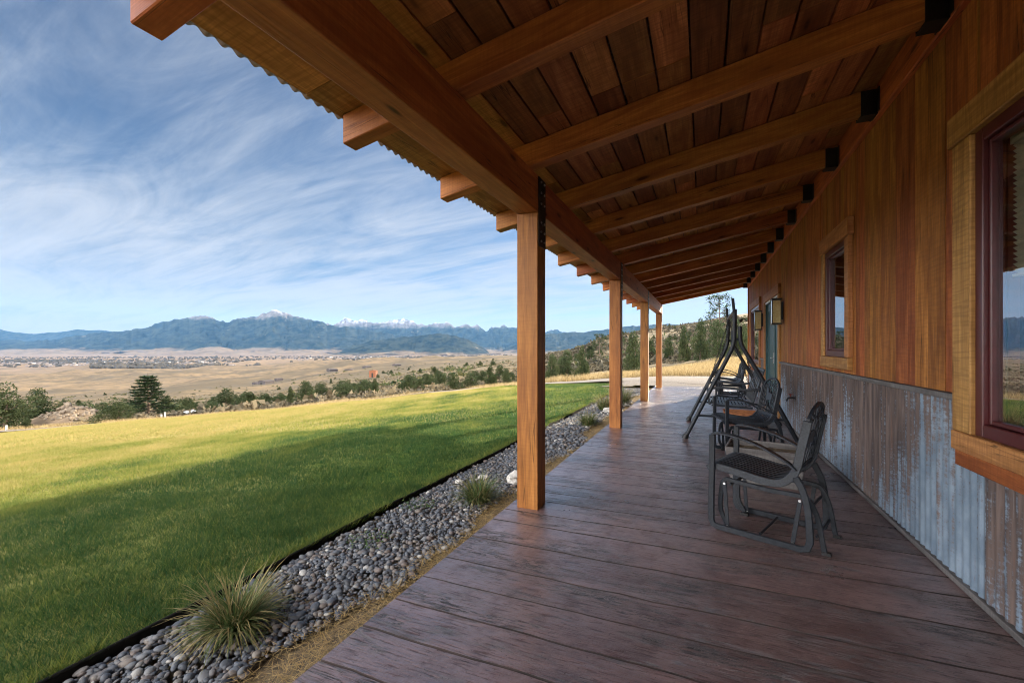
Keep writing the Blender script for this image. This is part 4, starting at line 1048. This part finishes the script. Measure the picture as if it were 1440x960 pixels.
TREES = [
 ('j', 1, 6, 25, 66, 66, 'big dark juniper at the left edge of the view', 'tree'), ('j', 3, 54, 28, 58, 46, 'round brown-green juniper leaning over the dirt bank, second from the left edge', 'tree'),
 ('p', 0, 208, 31, 70, 58, 'layered dark pine standing alone on the left, above the shrubs', 'tree'),
 ('j', 1, 165, 25.2, 33, 52, 'low spreading juniper on the drive edge before the layered pine', 'shrub'),
 ('j', 0, 118, 40, 24, 36, 'low juniper behind the rubble bank', 'shrub'), ('j', 2, 38, 25, 15, 18, 'tiny juniper bush at the foot of the dirt bank', 'shrub'),
 ('j', 3, 145, 46, 22, 34, 'dark shrub left of the layered pine, behind the low spreading one', 'shrub'), ('j', 0, 190, 36, 26, 34, 'shrub at the foot of the layered pine, left side', 'shrub'), ('j', 2, 236, 34, 34, 30, 'thin brown shrub at the right foot of the layered pine', 'shrub'),
 ('j', 0, 262, 40, 24, 36, 'dark shrub behind the pale metal roof', 'shrub'), ('j', 1, 298, 29, 18, 34, 'low green shrub right of the pale metal roof', 'shrub'), ('j', 3, 318, 44, 30, 40, 'rounded dark shrub on the rise right of the pale roof', 'shrub'), ('j', 2, 345, 40, 26, 30, 'olive shrub midway between the pine and the tall pair', 'shrub'),
 ('j', 0, 374, 31, 24, 26, 'small bush at lawn edge left of the tall pair', 'shrub'), ('j', 2, 408, 32, 31, 18, 'narrow upright juniper, left one of the tall pair at the lawn edge', 'shrub'), ('j', 3, 429, 31, 36, 32, 'broad upright juniper, right one of the tall pair at the lawn edge', 'shrub'),
 ('j', 1, 484, 28, 24, 34, 'domed dark juniper at the lawn edge under the red shed', 'shrub'), ('j', 0, 506, 30, 22, 22, 'small juniper right beside the domed one', 'shrub'), ('j', 2, 527, 30, 28, 18, 'pointed juniper below the red shed', 'shrub'),
 ('j', 2, 570, 31, 22, 18, 'pointed little juniper midway along the lawn crest', 'shrub'), ('j', 0, 591, 32, 20, 22, 'squat juniper midway along the lawn crest', 'shrub'), ('j', 3, 634, 31, 26, 28, 'round green juniper on the lawn crest, two left of the nearest post', 'shrub'), ('j', 1, 662, 33, 24, 26, 'spread juniper on the lawn crest left of the nearest post', 'shrub'), ('j', 2, 690, 33, 30, 28, 'tall juniper on the lawn crest just left of the nearest post', 'shrub'), ('j', 0, 712, 32, 24, 20, 'juniper partly hidden by the nearest post', 'shrub'),
 ('j', 0, 776, 27, 42, 24, 'slim juniper right of the nearest post by the drive', 'tree'), ('j', 3, 797, 29, 46, 36, 'broad juniper beyond the drive, centre of the three between the posts', 'tree'), ('j', 2, 819, 28, 52, 28, 'tall narrow juniper beyond the drive, left of the second post', 'tree'),
 ('p', 0, 797, 62, 24, 14, 'dark pointed pine on the low ridge between nearest and second posts', 'tree'), ('p', 1, 843, 95, 34, 22, 'tall dark pine on the ridge left of the second post', 'tree'), ('p', 0, 830, 90, 22, 18, 'short dark pine beside the tall ridge pine', 'tree'),
 ('j', 0, 892, 30, 66, 40, 'large juniper right beside the second post', 'tree'), ('j', 2, 916, 60, 34, 22, 'juniper seen between the third and fourth posts', 'tree'),
 ('j', 2, 962, 48, 54, 26, 'yellow-green juniper on the slope right of the last post', 'tree'), ('j', 0, 985, 46, 62, 30, 'dense juniper on the slope in front of the swing', 'tree'), ('j', 3, 1008, 44, 60, 34, 'broad juniper under the open pine', 'tree'), ('p', 1, 1012, 50, 92, 42, 'tall open pine with bare limbs rising over the hill', 'tree'), ('j', 2, 940, 52, 36, 24, 'small juniper on the slope just right of the last post', 'tree'), ('j', 1, 1044, 46, 48, 30, 'juniper behind the swing by the house corner', 'tree')]
for t in TREES: plant(t[0], t[1], t[2], t[3], t[4], t[5], t[6], G1 if t[0] == 'j' else 'pines beyond the lawn', t[7])
for k in range(80):
    u = random.uniform(770, 1062); D = random.uniform(62, 165)
    if u < 830 and D > 110: D = random.uniform(55, 100)
    s = random.uniform(.8, 1.9); plant('j', random.randrange(4), u, D, s * 630 / D * 1.1, s * 630 / D * random.uniform(.8, 1.2), 'dark juniper dotting the dry hillside behind the porch posts', 'junipers on the hillside')
for k in range(46):
    u = random.uniform(-20, 720); D = random.uniform(60, 300); s = random.uniform(.9, 2.2); plant('j', random.randrange(4), u, D, s * 630 / D, s * 630 / D * random.uniform(1, 1.7), 'small dark shrub scattered over the dry slope below the lawn', 'shrubs on the slope')
for k in range(44):
    u = random.uniform(225, 725); D = np.interp(u, [225, 460, 725], [33, 31, 35]) * random.uniform(1, 1.7); s = random.uniform(.8, 1.7); plant('j', random.randrange(4), u, D, s * 630 / D, s * 630 / D * random.uniform(.9, 1.5), 'dark juniper in the loose belt of shrubs just beyond the lawn', 'juniper belt beyond the lawn')

# sagebrush: a ground cover of small clumps
def clumps(n, us, Ds, size, faces, mat, name, lab, cat, keepf=None, power=1.):
    u = rng.uniform(us[0], us[1], n); D = np.exp(rng.uniform(math.log(Ds[0]), math.log(Ds[1]), n)); L = (u - 720) * D / 630; x = L * CT - D * ST; y = L * ST + D * CT
    if keepf is not None: k = keepf(x, y, u, D); x, y, D = x[k], y[k], D[k]
    n = len(x); z = terrain(x, y); s = size * np.exp(rng.normal(0, .35, n)); tb = rng.uniform(.1, .9, n)
    N = n * faces; c = np.repeat(np.stack([x, y, z], -1), faces, 0); ss = np.repeat(s, faces)
    d = rng.normal(0, 1, (N, 3)); d[:, 2] = np.abs(d[:, 2]) * .8; d /= np.linalg.norm(d, axis=1)[:, None]
    p = c + d * (ss * rng.uniform(.3, 1, N))[:, None] * np.array([1, 1, .75]); q = rng.normal(0, 1, (N, 3)); q /= np.linalg.norm(q, axis=1)[:, None]; w = (ss * rng.uniform(.2, .42, N))[:, None]
    V = np.stack([p - q * w, p + d * w * .8 + np.cross(q, d) * w * .6, p + q * w, p - d * w * .3 - np.cross(q, d) * w * .4], 1).reshape(-1, 3)
    tag(mesh_np(name, V, np.arange(4 * N).reshape(N, 4), M[mat], np.clip(np.repeat(tb, faces) + rng.normal(0, .12, N), 0, 1)), lab, cat, kind='stuff')
offl = lambda x, y, u, D: (~inside(x, y, LOUT)) & (D > np.interp(u, [-60, 0, 300, 500, 720, 860, 1062], [27, 27, 27, 26, 27, 34, 48])) & (fbm(x / 9., y / 9., 41, 3) > .42)
clumps(13000, (-60, 1062), (26, 240), .36, 22, 'sage', 'sagebrush', 'grey-brown sagebrush covering the slopes beyond the drive', 'sagebrush', offl)
clumps(4200, (760, 1062), (45, 220), .7, 24, 'brush', 'scrub', 'dark low scrub patches on the hillside behind the porch posts', 'scrub', lambda x, y, u, D: (D > np.interp(u, [760, 860, 1062], [32, 42, 56])) & (fbm(x / 14., y / 14., 49, 3) > .42))
clumps(2600, (-60, 1062), (60, 420), .75, 20, 'juniper', 'scrub', 'dark low scrub patches on the far slopes', 'scrub', lambda x, y, u, D: (fbm(x / 30., y / 30., 47, 3) > .53))
# tall dry grass on the bank past the drive
n = 150000; u = rng.uniform(740, 1120, n); D = rng.uniform(20, 46, n); L = (u - 720) * D / 630; x = L * CT - D * ST; y = L * ST + D * CT
k = (y > 21.4 + .8 * fbm(x * .6, y * .6, 3, 2)) & (D < np.interp(u, [740, 860, 940, 1060], [25, 30, 38, 45])) & (fbm(x * .5, y * .5, 13, 3) > .38); x, y = x[k], y[k]; n = len(x)
h = rng.uniform(.12, .42, n) * (.5 + fbm(x * .8, y * .8, 14, 2)); v, f = blades(np.stack([x, y, terrain(x, y) - .02], -1), h, rng.uniform(.02, .04, n), h * rng.uniform(.1, .6, n), rng)
tag(mesh_np('dry_grass', v, f, M['drygrass'], rng.random(n)), 'tall golden dry grass on the bank beyond the gravel drive', 'dry grass', kind='stuff')
n = 60000; u = rng.uniform(-60, 740, n); D = rng.uniform(17, 34, n); L = (u - 720) * D / 630; x = L * CT - D * ST; y = L * ST + D * CT
k = (~inside(x, y, LOUT)) & (fbm(x * .35, y * .35, 16, 3) > .5); x, y = x[k], y[k]; n = len(x); h = rng.uniform(.06, .22, n); v, f = blades(np.stack([x, y, terrain(x, y) - .02], -1), h, rng.uniform(.015, .03, n), h * rng.uniform(.2, .8, n), rng)
o = mesh_np('dry_grass', v, f, M['drygrass'], rng.random(n)); tag(o, 'sparse dry grass tufts along the far lawn edge', 'dry grass', kind='stuff')

# dirt and rubble bank at the left
def mound():
    cx, cy, cz = ground_at(95, 28.5); n = 46; t = np.linspace(-1, 1, n); X, Y = np.meshgrid(t, t); r = np.hypot(X, Y)
    H = 1.25 * np.clip(1 - r, 0, 1) ** .8 * (.65 + .7 * fbm(X * 3 + 9, Y * 3, 51, 4)); wx = X * 3.1; wy = Y * 2.2
    a = TH * -.0; xs = cx + wx * CT - wy * -ST * -1; ys = cy + wx * ST + wy * CT
    Z = terrain(xs, ys) + H - .06; i = np.arange(n * n).reshape(n, n)
    struct(mesh_np('dirt_bank', np.stack([xs, ys, Z], -1).reshape(-1, 3), np.stack([i[:-1, :-1], i[:-1, 1:], i[1:, 1:], i[1:, :-1]], -1).reshape(-1, 4), M['dirt'], smooth=True), 'bare dirt and rubble bank beyond the drive at the left', 'bank')
    k = rng.integers(0, n * n, 420); k = k[(r.ravel()[k] < .85) & (X.ravel()[k] > -.2)]
    v, f, tt = lumps(xs.ravel()[k] + rng.normal(0, .05, len(k)), ys.ravel()[k] + rng.normal(0, .05, len(k)), Z.ravel()[k] + .02, .10 * np.exp(rng.normal(0, .4, len(k))), rng.uniform(.45, .95, len(k)), SV1, SF1, (.5, .9))
    tag(mesh_np('rubble', v, f, M['rubble'], tt), 'loose tan rubble scattered over the dirt bank', 'rubble', kind='stuff')
M['dirt'] = plain('bank_dirt', (.19, .135, .085), .95, var=.4, sc=1.5, bump=.8); M['rubble'] = plain('rubble_stone', (.21, .165, .12), .9, var=.3, sc=3)
mound()

# ------------------------------------------------------------------ far buildings and small man-made things
def gable(name, u, D, w, l, h, wall, roof, lab, cat, rz=0., group=None, pitch=1.35):
    x, y, z = ground_at(u, D); r = tag(empty(name, (x, y, z - .1), rz), lab, cat, group)
    m = MB(); m.prism([(-w / 2, 0), (w / 2, 0), (w / 2, h), (0, h * pitch), (-w / 2, h)], lambda a, b, t: (a, t, b), -l / 2, l / 2); m.build('wall', wall, r)
    m = MB()
    for s in (-1, 1): m.prism([(0, h * pitch + .06), (s * w * .56, h * (1 - .11 * (pitch - 1)) + .06), (s * w * .56, h * (1 - .11 * (pitch - 1)) + .22), (0, h * pitch + .22)], lambda a, b, t: (a, t, b), -l * .53, l * .53)
    m.build('roof', roof, r); m = MB(); m.bb(-w * .13, w * .13, -l / 2 - .06, -l / 2 - .005, 0, h * .7); m.build('door', M['dark'], r); return r
gable('shed', 525, 215, 3.2, 2.6, 3.0, M['shedred'], M['shedred'], 'small rust red shed alone on the tan meadow', 'shed', .35, pitch=1.08)
for u, D, w, l, h, lab in ((374, 420, 8.0, 11.2, 2.7, 'long dark barn on the meadow straight below the main peak'), (362, 430, 5.6, 7.2, 2.4, 'small dark barn left of the long one'), (392, 455, 4.8, 6.4, 2.1, 'little dark shack right of the long barn'), (467, 560, 12.8, 9.6, 3.0, 'wide grey barn left of the red shed'), (492, 585, 11.2, 7.2, 2.4, 'low grey barn second left of the red shed'), (516, 600, 10.4, 7.2, 2.4, 'low grey barn directly behind the red shed'), (558, 520, 8.0, 6.4, 2.4, 'dark barn right of the red shed')):
    gable('barn', u, D, w, l, h, M['barn'], M['barn'], lab, 'barn', random.uniform(-.6, .6), 'barns on the valley meadow')
x, y, z = ground_at(267, 27.5)
r = tag(empty('metal_shelter', (x, y, z), -.35), 'pale metal roofed low shelter among the shrubs right of the pine', 'shelter')
m = MB(); m.box((0, 0, .30), (.75, .5, .03), rot=Matrix.Rotation(.12, 3, 'X')); m.build('roof', M['roofing'], r)
m = MB()
for sx in (-.33, .33):
    for sy in (-.2, .2): m.bb(sx - .02, sx + .02, sy - .02, sy + .02, -.05, .26)
m.bb(-.34, .34, .19, .2, -.05, .24); m.build('frame', M['greywood'], r)
for u, D, h, lab in ((232, 26.5, .36, 'white utility post right of the layered pine, taller of the two'), (227, 26.8, .24, 'white utility post right of the layered pine, shorter of the two'), (9, 22.5, .20, 'pale marker post by the drive at the left edge')):
    x, y, z = ground_at(u, D); m = MB(); m.bb(-.035, .035, -.035, .035, -.1, h); m.bb(-.042, .042, -.042, .042, h + .001, h + .025)
    o = m.build('utility_post', M['whitestone'], bevel=.006); o.location = (x, y, z); tag(o, lab, 'post', 'pale posts along the drive')
# town across the valley: far too many to tell apart
n = 800; u = np.concatenate([rng.uniform(-60, 330, 420), rng.uniform(400, 700, 380)]); D = np.concatenate([rng.uniform(1800, 2600, 420), rng.uniform(2400, 4200, 380)]); L = (u - 720) * D / 630; x = L * CT - D * ST; y = L * ST + D * CT; z = terrain(x, y)
cube = np.array([(a, b, c) for a in (-.5, .5) for b in (-.5, .5) for c in (0, 1)]); cf = np.array([(0, 1, 3, 2), (4, 6, 7, 5), (0, 4, 5, 1), (2, 3, 7, 6), (1, 5, 7, 3)])
sz = np.stack([rng.uniform(6, 16, n), rng.uniform(6, 18, n), rng.uniform(3, 6, n)], -1); V = cube[None] * sz[:, None] + np.stack([x, y, z], -1)[:, None]
t = NT('town_wall'); tn = t.tone(); M['town'] = t.done(t.bsdf(t.mix(t.ramp(tn, .90, .95), t.mix(tn, (.10, .085, .085), (.19, .165, .155)), (.42, .42, .42)), .8))
tag(mesh_np('town_houses', V.reshape(-1, 3), (cf[None] + (np.arange(n) * 8)[:, None, None]).reshape(-1, 4), M['town'], np.repeat(rng.random(n), 5)), 'far-off town of tiny pale houses across the valley floor', 'town', kind='stuff')
def farbelt(us, Ds, n, seed):
    u = rng.uniform(*us, n); D = rng.uniform(*Ds, n); L = (u - 720) * D / 630; x = L * CT - D * ST; y = L * ST + D * CT; k = fbm(x / 260, y / 260, seed, 3) > .45; x, y = x[k], y[k]
    return x, y
xs = []; ys = []
for a in (((-80, 260), (2250, 2550), 2600, 3), ((-80, 700), (1700, 4400), 3800, 5), ((130, 320), (1500, 1700), 900, 7), ((600, 720), (3300, 3900), 500, 8)): q = farbelt(*a[:3], a[3]); xs.append(q[0]); ys.append(q[1])
x = np.concatenate(xs); y = np.concatenate(ys); n = len(x); z = terrain(x, y) + 3
v, f, tt = lumps(x, y, z, 6.5 * np.exp(rng.normal(0, .35, n)), rng.uniform(.0, .5, n), SV1, SF1, (.5, .8), .2)
M['belt'] = mat_leafy('far_tree', (.040, .038, .034), (.075, .066, .055), (.12, .10, .08), .9, .0)
tag(mesh_np('tree_belts', v, f, M['belt'], tt, smooth=False), 'dark tree belts running through the far-off town', 'trees', kind='stuff')

# ------------------------------------------------------------------ mountains
def mountain_range(prof, D0, W, mat, lab, seed, base=-115, da=.055, sharp=1.15, spur=.55, rows=100, jag=1.0, sfreq=7.5):
    us = np.array([p[0] for p in prof], float); vs = np.array([p[1] for p in prof], float); ak = np.arctan((us - 720) / 630)
    a = np.arange(ak[0], ak[-1], math.radians(da)); u = 720 + 630 * np.tan(a); v = np.interp(u, us, vs)
    v = v + jag * (fbm(a * 110, a * 0 + seed, seed, 5) - .5) * 6.0
    t = np.linspace(-1, 1, rows); A, T = np.meshgrid(a, t)
    crest = 1.2 + (488 - v)[None] * D0 / 630
    wob = W * .28 * (fbm(A * 9, A * 0 + 3 + seed, seed + 3, 3) - .5)
    wp = 1.3 * (fbm(A * 22, T * 2.6 + seed, seed + 41, 3) - .5); n = 1 - np.abs(2 * fbm(A * sfreq + T * .9 + wp, T * 1.1 + seed, seed + 11, 5) - 1); n2 = 1 - np.abs(2 * fbm(A * sfreq * 2.7 - T * 2.8 + 2 * wp, T * 4 + seed, seed + 23, 4) - 1)
    reach = (1 - spur) + spur * (.65 * n + .35 * n2) * 1.25
    q = np.clip(1 - np.abs(T) / np.clip(reach, .2, 1.3), 0, 1) ** sharp
    q = q * (1 - .55 * (1 - n2) * np.minimum(1, np.abs(T) * 5) * (1 - q * .4))
    fade = np.minimum(1, np.minimum((A - a[0]), (a[-1] - A)) / .02 + .35)
    z = base + (np.maximum(crest - base, 5) * fade) * q
    D = D0 + T * W + wob * (1 - np.abs(T)); L = np.tan(A) * D; x = L * CT - D * ST; y = L * ST + D * CT
    # the crest keeps its elevation angle when the ridge line wanders in depth
    z = 1.2 + (z - 1.2) * np.where(q > .0, (D / D0), 1)
    i = np.arange(A.size).reshape(A.shape); f = np.stack([i[:-1, :-1], i[:-1, 1:], i[1:, 1:], i[1:, :-1]], -1).reshape(-1, 4)
    o = mesh_np('mountains', np.stack([x, y, z], -1).reshape(-1, 3), f, mat, smooth=True)
    return struct(o, lab, 'mountains')
m1 = mat_mtn('forested_mountain', 640, -35); m2 = mat_mtn('snowy_mountain', 560, -90); m3 = mat_mtn('dark_hill', 2000, -78); m5 = mat_mtn('far_ridge', 1500, -200)
mountain_range([(-330, 484), (60, 478), (100, 473), (150, 466), (200, 461), (225, 453), (260, 446), (285, 443), (300, 447), (320, 452), (340, 447), (352, 445), (365, 443), (378, 437), (390, 433), (404, 440), (420, 445), (440, 449), (455, 453), (470, 457), (500, 462), (560, 471), (640, 481), (720, 491)], 9000, 2100, m1, 'blue forested mountain massif with a pointed main peak', 1)
mountain_range([(380, 472), (440, 458), (455, 452), (470, 455), (485, 446), (495, 449), (510, 450), (530, 452), (545, 450), (553, 449), (565, 446), (575, 451), (590, 455), (605, 455), (620, 452), (635, 456), (645, 461), (655, 457), (670, 458), (685, 463), (700, 458), (715, 459), (735, 463), (760, 470), (790, 480), (830, 488)], 11500, 1500, m2, 'snow capped jagged range behind the forested hills', 2, jag=1.6, sfreq=12)
mountain_range([(455, 499), (480, 493), (500, 487), (520, 479), (560, 474), (600, 470), (615, 468), (640, 471), (660, 478), (680, 489), (694, 499)], 6300, 900, m3, 'dark rounded forested hill in front of the snowy range', 3, jag=.4, sfreq=9, spur=.45, base=-105)
mountain_range([(690, 501), (710, 490), (725, 485), (742, 475), (760, 470), (790, 467), (820, 466), (850, 463), (880, 459), (900, 457), (940, 455), (960, 457), (985, 452), (1000, 447), (1030, 445), (1053, 449), (1200, 455), (1420, 470)], 8000, 1500, m3, 'long blue wooded ridge behind the porch posts', 4, jag=.5, spur=.45)
mountain_range([(-330, 468), (-20, 461), (0, 462), (20, 467), (40, 469), (75, 467), (110, 463), (140, 464), (200, 470), (260, 476)], 12000, 1200, m5, 'faint low blue ridge at the far left', 5, jag=.4, spur=.4)
mountain_range([(725, 476), (750, 471), (765, 466), (780, 463), (790, 466), (820, 473), (850, 478)], 12600, 500, m2, 'tiny distant snow peak just right of the nearest post', 6, jag=1, spur=.4)
mountain_range([(-330, 496), (-60, 493), (30, 491), (70, 490), (100, 494), (130, 496.5), (165, 497), (185, 494), (225, 492), (260, 494), (290, 488), (310, 487), (330, 492), (380, 495), (430, 491), (470, 497)], 7000, 700, mat_mtn('foothill', 2000, 60), 'low tan foothills at the base of the massif', 7, jag=.4, spur=.5, base=-112)

# haze
mb = MB(); mb.bb(-15800, 15800, -15800, 15800, -330, 1150); hz = mb.build('haze', plain('haze_air', (1, 1, 1)))
t = NT('haze'); v = t.n('ShaderNodeVolumePrincipled'); v.inputs['Color'].default_value = (.20, .50, 1, 1); v.inputs['Density'].default_value = .000018; v.inputs['Anisotropy'].default_value = .1
t.l(v.outputs[0], t.out.inputs[1]); hz.data.materials.clear(); hz.data.materials.append(t.m); tag(hz, 'thin blue air haze over the whole valley', 'haze', kind='stuff')

# ------------------------------------------------------------------ world, sun, camera
SUN_AZ, SUN_EL = R_(24), R_(17)          # from +Y towards +X
w = bpy.data.worlds.new('World'); scene.world = w; w.use_nodes = True
t = NT.__new__(NT); t.t = w.node_tree; t.t.nodes.clear(); t.out = t.n('ShaderNodeOutputWorld')
sky = t.n('ShaderNodeTexSky', sky_type='NISHITA'); sky.sun_disc = False; sky.sun_elevation = SUN_EL; sky.sun_rotation = SUN_AZ; sky.altitude = 1500; sky.air_density = 1.0; sky.dust_density = .6; sky.ozone_density = 4.0
g = t.n('ShaderNodeTexCoord').outputs['Generated']; sx = t.n('ShaderNodeSeparateXYZ'); t.l(g, sx.inputs[0])
zz = t.math('ADD', t.math('MAXIMUM', sx.outputs[2], 0.), .10)
cv = t.n('ShaderNodeCombineXYZ'); t.l(t.math('DIVIDE', sx.outputs[0], zz), cv.inputs[0]); t.l(t.math('DIVIDE', sx.outputs[1], zz), cv.inputs[1])
mp = t.n('ShaderNodeMapping'); t.l(cv.outputs[0], mp.inputs[0]); mp.inputs['Rotation'].default_value = (0, 0, R_(8)); mp.inputs['Scale'].default_value = (1, 1, 1)
def an(sx_, sy_, off, sc, det, dist, rough=.6):
    m = t.n('ShaderNodeMapping'); t.l(mp.outputs[0], m.inputs[0]); m.inputs['Scale'].default_value = (sx_, sy_, 1); m.inputs['Location'].default_value = off
    return t.noise(m.outputs[0], sc, det, rough, dist)
big = an(.30, .5, (3.1, 1.2, 0), 1, 4, .4); fib = an(.5, 1.5, (1, 4, 0), 1.2, 8, 1.3, .6); fin = an(.9, 5.5, (2, 7, 0), 1.5, 8, 1.0, .62)
ms = t.math('ADD', t.math('ADD', t.math('MULTIPLY', big, .85), t.math('MULTIPLY', fib, 1.05)), t.math('MULTIPLY', fin, .34))
low = t.ramp(sx.outputs[2], .0, .36, .50, .05)
ms = t.math('ADD', ms, low)
mk = t.ramp(ms, .90, 1.70, .06, .90)
# unseen bright cloud bank, added behind the camera to fill the porch with light
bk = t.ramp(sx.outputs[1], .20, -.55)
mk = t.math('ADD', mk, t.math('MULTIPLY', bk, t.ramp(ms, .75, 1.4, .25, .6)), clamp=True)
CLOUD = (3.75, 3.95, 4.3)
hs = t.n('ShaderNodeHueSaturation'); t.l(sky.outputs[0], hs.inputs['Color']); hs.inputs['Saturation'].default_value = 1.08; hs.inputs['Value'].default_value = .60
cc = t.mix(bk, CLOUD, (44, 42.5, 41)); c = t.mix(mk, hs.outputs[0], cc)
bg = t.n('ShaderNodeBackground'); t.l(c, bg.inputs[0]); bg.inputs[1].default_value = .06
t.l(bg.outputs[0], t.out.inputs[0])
sl = bpy.data.lights.new('sun', 'SUN'); sl.energy = 5.0; sl.angle = R_(.5); sl.color = (1, .86, .66)
so = bpy.data.objects.new('sun', sl); COL.objects.link(so)
dv = Vector((math.sin(SUN_AZ) * math.cos(SUN_EL), math.cos(SUN_AZ) * math.cos(SUN_EL), math.sin(SUN_EL))); so.rotation_euler = dv.to_track_quat('Z', 'Y').to_euler(); so.location = (0, 0, 30)
cam = bpy.data.cameras.new('camera'); co = bpy.data.objects.new('camera', cam); COL.objects.link(co); scene.camera = co
cam.sensor_width = 36; cam.lens = 630 / 1440 * 36; cam.shift_y = 8 / 1440; cam.clip_start = .05; cam.clip_end = 60000
co.location = (0, 0, 1.2); co.rotation_euler = (math.pi / 2, 0, TH)
scene.view_settings.view_transform = 'Standard'; scene.view_settings.look = 'None'; scene.view_settings.gamma = 1; scene.view_settings.use_curve_mapping = False
scene.view_settings.exposure = 1.72
scene.cycles.max_bounces = 10; scene.cycles.diffuse_bounces = 8; scene.cycles.filter_width = 1.05; scene.cycles.volume_bounces = 0; scene.cycles.transparent_max_bounces = 12
scene.cycles.use_denoising = True
